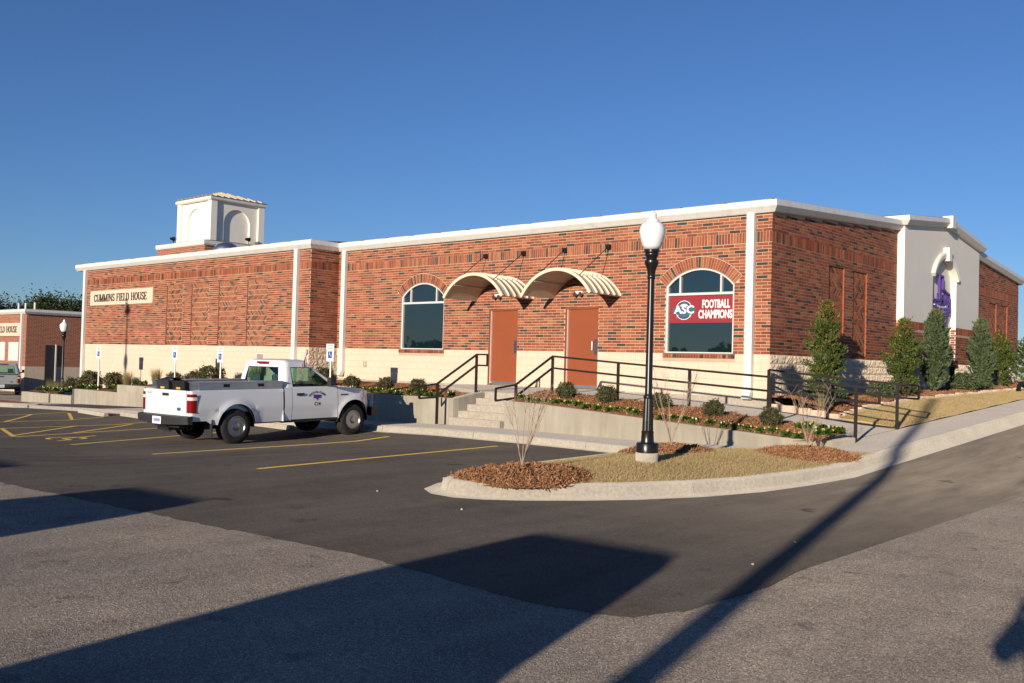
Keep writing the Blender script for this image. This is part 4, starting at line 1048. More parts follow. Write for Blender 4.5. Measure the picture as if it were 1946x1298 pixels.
# canopies
CN = ['left barrel canopy over the first door', 'right barrel canopy over the second door']
for k, cx in enumerate((-17.90, -15.00)):
    hw, rise, zc = 1.11, .63, 3.36; rad = (hw*hw+rise*rise)/(2*rise); cz = zc+rise-rad; th = math.asin(hw/rad); n = 24
    arcp = lambda r_, i: (cx+r_*math.sin(-th+2*th*i/n), cz+r_*math.cos(-th+2*th*i/n))
    y0, y1 = YM-1.32, YM-.012
    mb = MB()
    for r_ in (rad, rad-.035): mb.grid([[(arcp(r_, i)[0], y, arcp(r_, i)[1]) for i in range(n+1)] for y in (y0, y1)])
    for i in (0, n): mb.poly([(arcp(rad, i)[0], y0, arcp(rad, i)[1]), (arcp(rad, i)[0], y1, arcp(rad, i)[1]), (arcp(rad-.035, i)[0], y1, arcp(rad-.035, i)[1]), (arcp(rad-.035, i)[0], y0, arcp(rad-.035, i)[1])])
    cn = mb.build('canopy', 'canopy', house, smooth=True, sharp=40); cn['label'] = CN[k]
    for j in range(6):
        y = y0+.012+(y1-y0-.03)*j/5; hh = .045 if j else .03; wv = .028 if j else .05; mb = MB()
        pr = [(rad-(.05 if j == 0 else .0), -wv/2), (rad+hh, -wv/2), (rad+hh, wv/2), (rad-(.05 if j == 0 else .0), wv/2)]
        rr = [[(arcp(r_, i)[0], y+d_, arcp(r_, i)[1]) for i in range(n+1)] for r_, d_ in pr+pr[:1]]
        mb.grid(rr); mb.poly([r[0] for r in rr[:4]]); mb.poly([r[-1] for r in rr[:4]]); mb.build('rib', 'canopy_trim', cn, smooth=True, sharp=40)
    for s in (-.72, .72):
        mb = MB(); ang = math.asin(s/rad); mb.box(cx+s-.02, cx+s+.02, y0+.03, y1, cz+(rad-.09)*math.cos(ang), cz+(rad-.04)*math.cos(ang)); mb.build('purlin', 'canopy', cn)
        bx = cx+s*1.0; bz = 4.64
        mb = MB(); mb.box(bx-.055, bx+.055, YM-.10, YM-.01, bz-.06, bz+.06); mb.build('bracket', 'black_metal', cn)
        mb = MB(); mb.tube([(bx, YM-.08, bz), (bx, y0+.03, cz+(rad+.02)*math.cos(ang))], .011, 8); mb.build('tie_rod', 'black_metal', cn)
# --- cupola on the wing roof
cy, X0, X1 = 21.5, -38.8, -36.2; CB, CT = 6.40, 8.18; D2 = 2.45
cub = MB(); cub.box(-39.85, -35.9, 21.05, 25.2, 5.2, 6.22); cb_ = cub.build('cupola_base', 'brick_far', house)
sweep('cupola_fascia', [(-39.85, 21.05, 0), (-35.9, 21.05, 0), (-35.9, 25.2, 0)], 6.20, [(-.05, 0), (.06, 0), (.10, .06), (.10, .20), (-.05, .22)], cb_)
mb = MB(); mb.poly([(-39.95, 20.95, 6.41), (-35.8, 20.95, 6.41), (-36.3, 21.6, 6.52), (-39.4, 21.6, 6.52)]); mb.poly([(-35.8, 20.95, 6.41), (-35.8, 25.3, 6.41), (-36.3, 24.8, 6.52), (-36.3, 21.6, 6.52)]); mb.build('cupola_skirt', 'roof_metal', cb_)
cup = MB()
def niche(fn, u0, u1):
    uc = (u0+u1)/2; hw = .64; sp = 7.28; n = 16
    tp = [(uc+hw*math.cos(math.pi*i/n), sp+hw*math.sin(math.pi*i/n)) for i in range(n+1)]
    add_vf(cup, poly_holes([(u0, CB), (uc-hw, CB)]+tp[::-1]+[(uc+hw, CB), (u1, CB), (u1, CT), (u0, CT)], [], fn), 0)
    for i in range(n): cup.poly([fn(*tp[i], 0), fn(*tp[i+1], 0), fn(*tp[i+1], -.09), fn(*tp[i], -.09)])
    for s in (-1, 1): cup.poly([fn(uc+s*hw, CB, 0), fn(uc+s*hw, sp, 0), fn(uc+s*hw, sp, -.09), fn(uc+s*hw, CB, -.09)])
    cup.poly([fn(u, v, -.09) for u, v in [(uc-hw, CB), (uc+hw, CB)]+tp])
niche(lambda u, v, d: (u, cy-d, v), X0, X1); niche(lambda u, v, d: (X1+d, u, v), cy, cy+D2)
cup.poly([(X0, cy, CB), (X0, cy, CT), (X0, cy+D2, CT), (X0, cy+D2, CB)]); cup.poly([(X0, cy+D2, CB), (X0, cy+D2, CT), (X1, cy+D2, CT), (X1, cy+D2, CB)])
tw = cup.build('cupola', 'stucco', house)
for x, y in ((X0, cy), (X1, cy), (X1, cy+D2), (X0, cy+D2)):
    mb = MB(); sx_, sy_ = (-1 if x == X0 else 1), (-1 if y == cy else 1); xa, xb = sorted((x-sx_*.20, x+sx_*.09)); ya, yb = sorted((y-sy_*.20, y+sy_*.09))
    mb.box(xa, xb, ya, yb, CB, CT+.02); mb.build('corner_pilaster', 'stucco', tw)
sweep('cupola_cornice', [(X0, cy+D2, 0), (X0, cy, 0), (X1, cy, 0), (X1, cy+D2, 0), (X0, cy+D2, 0)], CT, [(-.05, 0), (.12, 0), (.16, .05), (.16, .16), (-.05, .16)], tw)
ap = ((X0+X1)/2, cy+D2/2, CT+.62); e = .20; mb = MB()
cs = [(X0-e, cy-e, CT+.165), (X1+e, cy-e, CT+.165), (X1+e, cy+D2+e, CT+.165), (X0-e, cy+D2+e, CT+.165)]
for i in range(4): mb.poly([cs[i], cs[(i+1) % 4], ap])
hr = mb.build('cupola_roof', 'canopy', tw)
for i in range(2):
    a, b_ = Vector(cs[i]), Vector(cs[i+1])
    for q in range(1, 9):
        f = q/9; p0 = a+(b_-a)*f; k = 1-abs(2*f-1); mb = MB(); mid = (a+b_)/2; p1 = p0+(Vector(ap)-mid)*k*.98
        mb.bar(p0+Vector((0, 0, .025)), p1+Vector((0, 0, .025)), .05, .06); mb.build('roof_rib', 'canopy', hr)
for x, y in ((-38.95, 21.3), (-36.0, 23.2)):
    mb = MB(); mb.tube([(x, y, 6.45), (x, y, 6.62)], .02); mb.lathe([(.05, -.1), (.10, .08), (.10, .10)], (x, y-.05, 6.68), 10, axis='y'); mb.build('spot_light', 'black_metal', cb_)
mb = MB(); mb.lathe([(.50, 5.3), (.54, 5.62), (.50, 5.78), (.36, 5.95), (.15, 6.03), (.02, 6.05)], (-33.1, 20.35, 0), 24); mb.build('roof_vent', 'aluminium', house, smooth=True)

# ================================================================== second building to the left
b2 = thing('brick_building', 'smaller brick building beyond the lamp at the far left with white roof edge', 'building', (-57, 23, -.7))
XB, YB = -56.5, 22.1
mb = MB(); mb.box(XB-14, XB, YB, YB+12, .66, 3.85); mb.build('wall', 'brick_far', b2)
mb = MB(); mb.box(XB-14.01, XB+.02, YB-.02, YB+12, -.9, .66); mb.build('block_base', 'split_block', b2)
sweep('fascia', [(XB-14, YB, 0), (XB, YB, 0), (XB, YB+12, 0)], 3.66, GP, b2)
mb = MB(); mb.box(XB-.55, XB-.38, YB-.13, YB-.01, -.3, 3.7); mb.build('downspout', 'white_metal', b2)
mb = MB(); mb.box(XB-4.9, XB-.75, YB-.07, YB-.004, 2.40, 3.15); s2 = mb.build('sign_panel', 'block', b2)
serif_text('letter', 'N FIELD HOUSE', s2, 'letter_dark', lambda u, v, d: (XB-2.95+u, YB-.0705-d, 2.78+v), .36, 3.7)
for xa, xb in ((XB-2.4, XB-.95), (XB-4.6, XB-2.9)):
    mb = MB(); mb.box(xa, xb, YB-.03, YB-.004, .95, 2.05); wv = mb.build('window', 'frame_alu', b2)
    mb = MB(); mb.box(xa+.07, xb-.07, YB-.036, YB-.03, 1.02, 1.98); mb.build('pane', 'shade_cloth', wv)
mb = MB(); mb.box(XB+.004, XB+.05, YB+1.08, YB+1.62, -.75, 1.92); dd = mb.build('door', 'plastic_black', b2)
mb = MB(); mb.box(XB+.004, XB+.10, YB+1.63, YB+1.70, -.75, 1.95); mb.build('door_frame', 'fascia', dd)
for x in (XB-2.5, XB-1.5, XB-.2):
    mb = MB(); mb.tube([(x, YB+.5, 3.9), (x, YB+.5, 4.35)], .06); mb.build('vent_pipe', 'white_metal', b2)

# ================================================================== railings
def railing(label, posts, rails, loops, loc):
    o = thing('handrail', label, 'handrail', loc, group='black steel handrails at the entrance')
    for (x, y, z0, z1) in posts:
        mb = MB(); mb.bar((x, y, z0), (x, y, z1), .05, .05, upv=(1, 0, 0)); mb.build('post', 'rail_paint', o)
    for path in rails:
        for p, q in zip(path, path[1:]):
            mb = MB(); mb.bar(p, q, .04, .042); mb.build('rail', 'rail_paint', o)
    for path in loops:
        mb = MB()
        for p, q in zip(path, path[1:]): mb.bar(p, q, .04, .04)
        mb.build('end_loop', 'rail_paint', o)
    return o
railing('black handrail on the left side of the concrete steps', [(-15.8, 16.62, .84, 1.76), (-15.8, 15.33, .12, 1.07)],
        [[(-15.8, 16.62, 1.76), (-15.8, 15.33, 1.06)], [(-15.8, 16.62, 1.50), (-15.8, 15.33, .79)]],
        [[(-15.8, 16.62, 1.765), (-15.8, 17.0, 1.77), (-15.8, 17.0, 1.50), (-15.8, 16.62, 1.50)], [(-15.8, 15.33, 1.05), (-15.8, 14.76, .99), (-15.8, 14.76, .72), (-15.8, 15.33, .74)]], (-15.8, 16, .13))
FR = [(-13.74, 17.0, 1.76), (-11.9, 17.0, 1.645), (-10.12, 17.0, 1.54), (-8.34, 17.0, 1.44), (-6.66, 17.0, 1.315)]
railing('long black handrail running from the steps down the planter side of the ramp',
        [(x, y, ramp_z(x)-.15, z) for x, y, z in FR] + [(-13.97, 16.0, .70, 1.11)],
        [FR, [(x, y, z-.27) for x, y, z in FR], [FR[0], (-13.97, 16.0, 1.10)], [(-13.74, 17.0, 1.49), (-13.97, 16.0, .83)]],
        [[(-13.97, 16.0, 1.095), (-14.0, 15.36, 1.01), (-14.0, 15.36, .74), (-13.97, 16.0, .80)], [(-6.66, 17.0, 1.315), (-6.24, 17.0, 1.30), (-6.24, 17.0, 1.03), (-6.66, 17.0, 1.045)]], (-10, 17, .6))
BR = [(-9.66, 19.62, 1.585), (-8.3, 19.62, 1.46), (-6.84, 19.62, 1.36)]
railing('black handrail on the lawn side of the ramp starting at the building corner',
        [(x, y, (.60 if x < -9 else ramp_z(x)-.1), z) for x, y, z in BR],
        [BR, [(x, y, z-.27) for x, y, z in BR]], [[BR[-1], (-6.42, 19.62, 1.345), (-6.42, 19.62, 1.075), (-6.84, 19.62, 1.09)]], (-8.3, 19.62, .6))

# ================================================================== lamp posts
def lamp_post(label, x, y, zg):
    o = thing('street_lamp', label, 'street lamp', (x, y, zg), group='black posts with white acorn globes')
    c = (x, y, zg)
    MB().lathe([(.165, -.05), (.17, .13), (.155, .14)], c, 28).build('footing', 'concrete', o, smooth=True, sharp=40)
    MB().lathe([(.15, .14), (.162, .15), (.162, .265), (.15, .285), (.105, .29)], c, 28).build('base', 'black_metal', o, smooth=True, sharp=40)
    MB().lathe([(.100, .29), (.095, .31), (.088, .42), (.092, .44), (.08, .46)], c, 28).build('pedestal', 'black_metal', o, smooth=True, sharp=40)
    MB().lathe([(.082, .45), (.078, .6), (.064, .93)], c, 32, flute=.07).build('fluted_shaft', 'black_metal', o)
    MB().lathe([(.066, .92), (.074, .935), (.074, .955), (.056, .98), (.053, 1.0), (.049, 2.66), (.058, 2.67), (.060, 2.70), (.052, 2.72)], c, 24).build('shaft', 'black_metal', o, smooth=True, sharp=40)
    MB().lathe([(.052, 2.71), (.066, 2.80), (.095, 2.87), (.105, 2.90), (.100, 2.93), (.075, 2.95), (.080, 2.98), (.098, 3.00), (.100, 3.03), (.090, 3.045), (.112, 3.05), (.114, 3.09), (.10, 3.095)], c, 28).build('capital', 'black_metal', o, smooth=True, sharp=40)
    MB().lathe([(0.1, 3.09), (0.1378, 3.144), (0.1728, 3.252), (0.1887, 3.333), (0.1876, 3.387), (0.1675, 3.45), (0.1272, 3.486), (0.1, 3.4995), (0.098, 3.522), (0.068, 3.5355), (0.058, 3.549), (0.055, 3.585), (0.06, 3.594), (0.06, 3.612), (0.042, 3.63), (0.034, 3.648), (0.012, 3.6615)], c, 32).build('globe', 'globe', o, smooth=True)
    return o
lamp_post('black lamp post with white acorn globe on the grass island', -7.33, 11.22, .235).scale = (.96, .96, .965)
lp2 = lamp_post('small distant lamp post with white globe by the far left building', -44.1, 18.9, -.62)

# ================================================================== accessible-parking signs
def ada_sign(x, y, z0, ztop, label):
    o = thing('parking_sign', label, 'sign', (x, y, z0), group='accessible parking signs along the planters')
    mb = MB(); mb.tube([(x, y, z0), (x, y, ztop-.05)], .028, 10); mb.build('post', 'galvanised', o)
    yf = y-.035; w = .165
    mb = MB(); mb.box(x-w, x+w, yf, yf+.006, ztop-.50, ztop-.19); pl_ = mb.build('plate', 'sign_white', o)
    mb = MB(); mb.box(x-w-.01, x+w+.01, yf, yf+.006, ztop-.185, ztop); p2 = mb.build('upper_plate', 'sign_white', o)
    mb = MB()
    for q in range(3): mb.box(x-w+.04, x+w-.04, yf-.002, yf, ztop-.055-.05*q, ztop-.03-.05*q)
    mb.build('text_lines', 'sign_green', p2)
    mb = MB(); mb.box(x-.09, x+.09, yf-.002, yf, ztop-.41, ztop-.215); mb.build('blue_panel', 'blue_sign', pl_)
    mb = MB(); zc = ztop-.335
    mb.lathe([(.012, -.001), (.012, .001)], (x-.025, yf-.004, zc+.095), 10, axis='y')
    for p, q in (((x-.025, zc+.08), (x-.015, zc+.02)), ((x-.015, zc+.02), (x+.03, zc+.015)), ((x+.03, zc+.015), (x+.05, zc-.035)), ((x-.02, zc+.055), (x+.02, zc+.05))):
        mb.bar((p[0], yf-.004, p[1]), (q[0], yf-.004, q[1]), .002, .014, upv=(0, 0, 1) if abs(q[0]-p[0]) > abs(q[1]-p[1]) else (1, 0, 0))
    ang = np.linspace(1.6, 5.6, 10); rp_ = [(x-.01+.045*math.cos(a), zc-.012+.045*math.sin(a)) for a in ang]
    for p, q in zip(rp_, rp_[1:]): mb.bar((p[0], yf-.004, p[1]), (q[0], yf-.004, q[1]), .002, .013, upv=(0, 1, 0))
    mb.build('wheelchair_symbol', 'sign_white', pl_)
ada_sign(-36.0, 16.8, .08, 1.83, 'leftmost blue and white accessible parking sign below the stone name panel')
ada_sign(-30.3, 16.8, .35, 1.87, 'accessible parking sign standing behind the pickup tailgate')
ada_sign(-27.43, 16.8, .35, 1.85, 'accessible parking sign between the tailgate sign and the cab')
ada_sign(-21.7, 16.8, .68, 1.99, 'rightmost accessible parking sign rising above the pickup hood')

# ================================================================== plants
def jit(n, g=rng): return g.normal(size=(n, 3))
def shrub_mesh(seed, mat='leaf_box', n=3600, r=1., size=.17, flat=.85):
    g = np.random.default_rng(seed); d = g.normal(size=(n, 3)); d /= np.linalg.norm(d, axis=1)[:, None]
    q = r*(g.uniform(.35, 1, n)**.45)[:, None]; lump = 1+.16*np.sin(d[:, :1]*5+seed)*np.cos(d[:, 1:2]*4+seed*2)+.10*np.sin(d[:, 2:]*7+seed)+.10*np.sin(d[:, 1:2]*11+d[:, :1]*8)
    lump = lump*np.where(g.random((n, 1)) < .05, g.uniform(1.05, 1.28, (n, 1)), 1)
    p = d*q*lump; p[:, 2] = p[:, 2]*flat+flat*r*.92; p = p[p[:, 2] > .02]
    v, f = leaf_arrays(p, size, .5, g=g)
    return np_mesh('foliage', v, f, mat, g.uniform(0, 1, len(p)))
SM = [shrub_mesh(k) for k in range(4)]; SH = [shrub_mesh(k+9, 'leaf_juniper', 3200, 1, .16, .8) for k in range(2)]
def stems(mb, r, h, n=7):
    for k in range(n):
        a = 6.283*k/n; mb.tube([(0, 0, 0), (r*.25*math.cos(a), r*.25*math.sin(a), h*.4), (r*.6*math.cos(a), r*.6*math.sin(a), h*.8)], [.02, .014, .006], 5)
stm = MB(); stems(stm, 1, 1); STM = stm.build('stems', 'bark'); STMESH = STM.data; bpy.data.objects.remove(STM)
def shrub(x, y, z, r, label, k=0, meshes=SM, group='round clipped shrubs', name='round_shrub', zs=1):
    o = thing(name, label, 'shrub', (x, y, z), group=group); o.rotation_euler.z = random.uniform(0, 6)
    for nm, me in (('foliage', meshes[k % len(meshes)]), ('stems', STMESH)):
        c = link(bpy.data.objects.new(nm, me), o); c.scale = (r, r, r*zs)
    return o
for k, (x, y, lb) in enumerate([(-20.87, 16.9, 'round clipped shrub in the left planter nearest the pickup hood'), (-19.42, 16.9, 'round clipped shrub in the middle of the left planter row'), (-18.1, 16.85, 'round clipped shrub in the left planter closest to the steps')]):
    shrub(x, y, lbz(x, y)-.02, .235, lb, k)
for k, (x, y, r, lb) in enumerate([(-12.86, 16.4, .27, 'round shrub in the ramp planter nearest the steps'), (-11.76, 16.4, .28, 'round shrub in the ramp planter, second from the steps'), (-10.46, 16.45, .26, 'round shrub in the ramp planter just right of the lamp post'),
                                  (-9.23, 16.45, .25, 'sparse greyish shrub in the ramp planter below the right window'), (-8.01, 16.4, .26, 'round shrub in the ramp planter below the building corner')]):
    shrub(x, y, rbz(x, y)-.02, r*.82, lb, k+1)
for k, (x, y, r, lb) in enumerate([(-40.1, 17.6, .35, 'dark low shrub in the wing planter by the leftmost downspout'), (-38.0, 17.4, .45, 'broad low shrub left of the stone panel shadow'), (-36.6, 17.7, .38, 'low shrub in the wing planter beside the ornamental grass'),
                                  (-29.0, 17.4, .48, 'round dark shrub behind the toolbox of the pickup'), (-30.4, 17.6, .34, 'small shrub seen over the pickup bed'), (-22.6, 17.3, .34, 'shrub in the corner between wing and entrance wall'), (-31.6, 17.5, .30, 'small dark shrub seen over the black bins')]):
    zz = wbz(x, y) if x < -25.2 else lbz(x, y); shrub(x, y, zz-.03, r, lb, k, zs=1.0)
for k, (x, y, r, zs, lb) in enumerate([(-8.75, 20.5, .42, .9, 'grassy dark shrub at the building corner behind the ramp rail'), (-8.7, 23.9, .40, .75, 'low dark shrub right of the first holly tree'), (-8.75, 25.2, .38, .75, 'low spreading shrub in front of the second holly tree'),
                                      (-8.8, 31.0, .50, .75, 'low round shrub below the white recess panel'), (-8.8, 32.3, .45, .75, 'low round shrub left of the second juniper')]):
    shrub(x, y, bed_z(x, y)-.02, r, lb, k, SH+SM[:1], 'low shrubs along the side wall', 'low_shrub', zs)
# upright ornamental grasses
def tuft(x, y, z, h, label, n=420, mat='leaf_ornamental'):
    g = np.random.default_rng(int(abs(x)*97)); a = g.uniform(0, 6.283, n); ln = h*g.uniform(.5, 1.1, n); sp = g.uniform(.05, .5, n)
    base = np.stack([np.cos(a)*.1*g.random(n), np.sin(a)*.1*g.random(n), np.zeros(n)], 1); top = base+np.stack([np.cos(a)*sp*ln, np.sin(a)*sp*ln, ln], 1)
    w = np.stack([-np.sin(a), np.cos(a), np.zeros(n)], 1)*.008
    v = np.stack([base-w, base+w, top], 1).reshape(-1, 3); me = np_mesh('blades', v, np.arange(3*n).reshape(n, 3), mat, g.uniform(0, 1, n))
    o = thing('ornamental_grass', label, 'plant', (x, y, z)); link(bpy.data.objects.new('blades', me), o); return o
tuft(-34.9, 17.4, wbz(-34.9, 17.4), .75, 'pale spiky ornamental grass at the foot of the stone wing wall')
tuft(-32.9, 17.5, wbz(-32.9, 17.5), .6, 'thin greyish grass tuft between spiky grass and black bins')
tuft(-26.3, 17.4, wbz(-26.3, 17.4), .95, 'tall wispy plant rising behind the pickup cab')
tuft(-44.6, 18.6, -.60, .9, 'brownish grass clump beside the distant lamp post')
tuft(-42.9, 18.2, -.55, .85, 'brownish grass clump right of the distant lamp post')
tuft(-8.65, 20.15, bed_z(-8.65, 20.15), .55, 'thin upright grass stalks by the corner of the ramp', 120)
# conifers and hollies by the side wall
def column_tree(x, y, z, h, r, label, name, mat, n, size, shape, cat='tree', seed=1, tip=None):
    g = np.random.default_rng(seed); o = thing(name, label, cat, (x, y, z), group='trees along the side wall')
    t_ = g.uniform(0, 1, n)**.8; rad = np.array([shape(q) for q in t_])*r; a = g.uniform(0, 6.283, n)
    nb = 110 if tip is None and 'holly' in name else 190
    bt2 = np.sort(g.uniform(0, 1, nb)**.85); ba = g.uniform(0, 6.283, nb); bl = np.array([shape(q) for q in bt2])*r*g.uniform(.62, 1.22, nb); bl[g.random(nb) < .06] *= 1.2
    wgt = (bl+.05)/np.sum(bl+.05); ib = g.choice(nb, n, p=wgt); f_ = g.uniform(.02, 1, n)**.65
    t_ = bt2[ib]; a = ba[ib]; q = bl[ib]*f_; rise = (.55 if 'holly' in name else 1.1)*q
    p = np.stack([np.cos(a)*q, np.sin(a)*q, .06+t_*h*.90+rise], 1) + jit(n, g)*(.040 if 'holly' in name else .030); p[:, 2] = np.clip(p[:, 2], .05, h*1.03)
    dirs = np.stack([np.cos(a)*.7, np.sin(a)*.7, np.full(n, .8)], 1)
    v, f = leaf_arrays(p, size, .42, dirs=dirs, g=g)
    tn = np.clip(g.uniform(0, .85, n)+(.25*(t_ > .78) if tip is None else .9*(t_ > .9)), 0, 1)
    link(bpy.data.objects.new('foliage', np_mesh('foliage', v, f, mat, tn)), o)
    mb = MB(); mb.tube([(0, 0, -.1), (.01, .0, h*.4), (0, .01, h*.95)], [.05, .035, .01], 7)
    for k in range(14):
        zz = h*(.1+.8*k/14); an = k*2.4; rr = shape(k/14)*r*.8; mb.tube([(0, 0, zz), (rr*math.cos(an), rr*math.sin(an), zz+.25)], [.014, .004], 4)
    mb.build('trunk', 'bark', o, local=True); return o
holly = lambda q: (.55+.45*math.sin(min(1, q*1.6+.12)*math.pi/2)) * (1-max(0, q-.35)/.72)**.75 if q < .999 else 0
juni = lambda q: (.75+.3*min(1, q*4)) * (1-max(0, q-.25)/.78)**.62
column_tree(-8.95, 21.0, bed_z(-8.95, 21)-.02, 2.42, .47, 'tall bronze-green holly nearest the building corner', 'holly_tree', 'leaf_holly', 8000, .085, holly, seed=3)
column_tree(-8.9, 26.0, bed_z(-8.9, 26)-.02, 2.18, .46, 'bronze-tipped holly left of the white gable', 'holly_tree', 'leaf_holly', 7000, .09, holly, seed=5)
column_tree(-8.9, 28.55, bed_z(-8.9, 28.5)-.02, 2.55, .44, 'grey-green columnar juniper before the purple emblem', 'juniper_tree', 'leaf_juniper', 12000, .10, juni, seed=6, tip=1)
column_tree(-8.9, 33.1, bed_z(-8.9, 33)-.02, 2.40, .40, 'grey-green columnar juniper right of the white recess', 'juniper_tree', 'leaf_juniper', 10000, .10, juni, seed=7)
column_tree(-8.9, 35.4, bed_z(-8.9, 35)-.02, 2.05, .46, 'green holly standing right of the second juniper', 'holly_tree', 'leaf_holly', 6500, .09, holly, seed=8)
column_tree(-8.8, 38.9, bed_z(-8.8, 39)-.02, 1.9, .70, 'holly cut by the right edge of the picture', 'holly_tree', 'leaf_holly', 4200, .1, holly, seed=9)
# bare twiggy saplings on the island
def sapling(x, y, z, h, seed, label, spread=.44):
    o = thing('bare_sapling', label, 'sapling', (x, y, z), group='leafless saplings in mulch rings'); g = random.Random(seed)
    for k in range(10):
        a = g.uniform(0, 6.283); s = g.uniform(.3, 1)*spread; hh = h*g.uniform(.75, 1.02); mb = MB()
        P_ = [(0, 0, 0), (.06*math.cos(a), .06*math.sin(a), hh*.22), (s*.6*math.cos(a), s*.6*math.sin(a), hh*.55), (s*math.cos(a+.2), s*math.sin(a+.2), hh)]
        mb.tube(P_, [.008, .0055, .004, .0016], 5)
        for q in range(7):
            f = g.uniform(.1, .9); b0 = Vector(P_[2])*(1-f)+Vector(P_[3])*f; an = g.uniform(0, 6.283)
            mb.tube([b0, b0+Vector((.10*math.cos(an), .10*math.sin(an), .16))*g.uniform(.6, 1.3)], [.0026, .0012], 4)
        mb.build('stem', 'twig', o, local=True)
    return o
sapling(-7.68, 8.95, .30, 1.02, 4, 'leafless sapling in the mulch ring nearest the parking bays')
sapling(-8.2, 13.25, .30, 1.25, 8, 'leafless sapling just right of the lamp post', .42)
sapling(-6.62, 14.9, .36, .95, 12, 'leafless sapling in the mulch by the street corner')
# pansies along the planter edges
def pansy_mesh(seed, petal):
    g = np.random.default_rng(seed); n = 60; a = g.uniform(0, 6.283, n); q = .085*np.sqrt(g.random(n))
    p = np.stack([np.cos(a)*q, np.sin(a)*q, .02+.09*g.random(n)], 1); v, f = leaf_arrays(p, .08, .6, dirs=np.stack([np.cos(a), np.sin(a), np.full(n, .6)], 1), g=g)
    lf = np_mesh('leaves', v, f, 'leaf_pansy', g.uniform(0, 1, n))
    mb = MB()
    for k in range(3):
        an = g.uniform(0, 6.283); r_ = g.uniform(.02, .09); c = Vector((r_*math.cos(an), r_*math.sin(an), g.uniform(.10, .14)))
        for j in range(5):
            b0 = 1.2566*j; mb.poly([c, c+Vector((.017*math.cos(b0-.5), -.010, .017*math.sin(b0-.5))), c+Vector((.021*math.cos(b0), -.012, .021*math.sin(b0))), c+Vector((.017*math.cos(b0+.5), -.010, .017*math.sin(b0+.5)))])
    o = mb.build('flowers', petal); me = o.data; bpy.data.objects.remove(o); return lf, me
PZ = [pansy_mesh(k, ['petal_yellow', 'petal_white', 'petal_yellow', 'petal_purple'][k]) for k in range(4)]
def pansy(x, y, z, k, label, group, s=1.):
    o = thing('pansy', label, 'flower', (x, y, z), random.uniform(-.6, .6), group); o.scale = (s, s, s)
    link(bpy.data.objects.new('leaves', PZ[k][0]), o); link(bpy.data.objects.new('flowers', PZ[k][1]), o)['kind'] = 'stuff'
PT = ['small yellow pansy with bright green leaves', 'small white pansy with bright green leaves', 'small yellow pansy with bright green leaves', 'small purple pansy with bright green leaves']
for i in range(27):
    x = -13.75+i*.262+random.uniform(-.05, .05); y = 15.90+random.uniform(-.04, .06)+.75*clip((x+7.4)/.8)**2; k = random.choice([0, 2, 2, 0, 3] if x < -12.8 else [0, 0, 2, 2, 1])
    pansy(x, y, rbz(x, y)-.01, k, PT[k] + ' in the row along the ramp planter wall', 'pansies in the ramp planter')
for i in range(12):
    x = -7.5+random.uniform(0, .75); y = 16.2+random.uniform(0, .6); pansy(x, y, rbz(x, y)-.01, i % 3, PT[i % 3] + ' massed at the street end of the ramp planter', 'pansies at the ramp planter tip', 1.15)
for i in range(16):
    x = -21.5+i*.36+random.uniform(-.1, .1); y = 16.0+random.uniform(0, .12); k = random.choice([0, 2, 1]); pansy(x, y, lbz(x, y)-.01, k, PT[k] + ' in the planter left of the steps', 'pansies in the left planter', 1.2)
for i in range(22):
    x = -41.8+i*.42+random.uniform(-.1, .1); y = 16.75+random.uniform(0, .35); k = random.choice([0, 2, 1]); pansy(x, y, wbz(x, y)-.01, k, PT[k] + ' in the planter before the left wing', 'pansies in the wing planter', 1.5)
# oaks beyond the second building
def oak(x, y, z, h, r, label, seed, n=20000, mat='leaf_oak'):
    g = np.random.default_rng(seed); o = thing('oak_tree', label, 'tree', (x, y, z), group='oaks beyond the left building')
    cl = []
    for k in range(34):
        d = g.normal(size=3); d /= np.linalg.norm(d); d[2] = abs(d[2])*.9-.25; cl.append(d*g.uniform(.45, 1)*np.array([r, r, h*.42])+np.array([0, 0, h*.60]))
    P_ = np.concatenate([c+g.normal(size=(n//34, 3))*r*np.array([.15, .15, .10])*g.uniform(.6, 1.2) for c in cl])
    v, f = leaf_arrays(P_, .20, .65, g=g); link(bpy.data.objects.new('crown', np_mesh('crown', v, f, mat, g.uniform(0, 1, len(P_)))), o)
    mb = MB(); mb.tube([(0, 0, -.3), (.1, 0, h*.25), (0, .1, h*.5)], [.32, .24, .15], 9)
    for c in cl[::3]: mb.tube([(0, 0, h*.35), tuple(c*.6+np.array([0, 0, h*.12])), tuple(c)], [.13, .08, .03], 5)
    mb.build('trunk', 'bark', o, local=True)
for k, (x, y, h, r, lb) in enumerate([(-86, 30, 8.0, 4.6, 'leftmost dark oak crown above the far brick building'), (-84, 36.5, 8.2, 4.8, 'broad dark oak in the middle above the far building'), (-79, 38.5, 7.2, 3.6, 'lower dark oak beside the left end of the field house'), (-92, 24, 7.9, 5, 'dark oak at the left edge of the picture')]):
    oak(x, y, -.8, h, r, lb, 20+k)

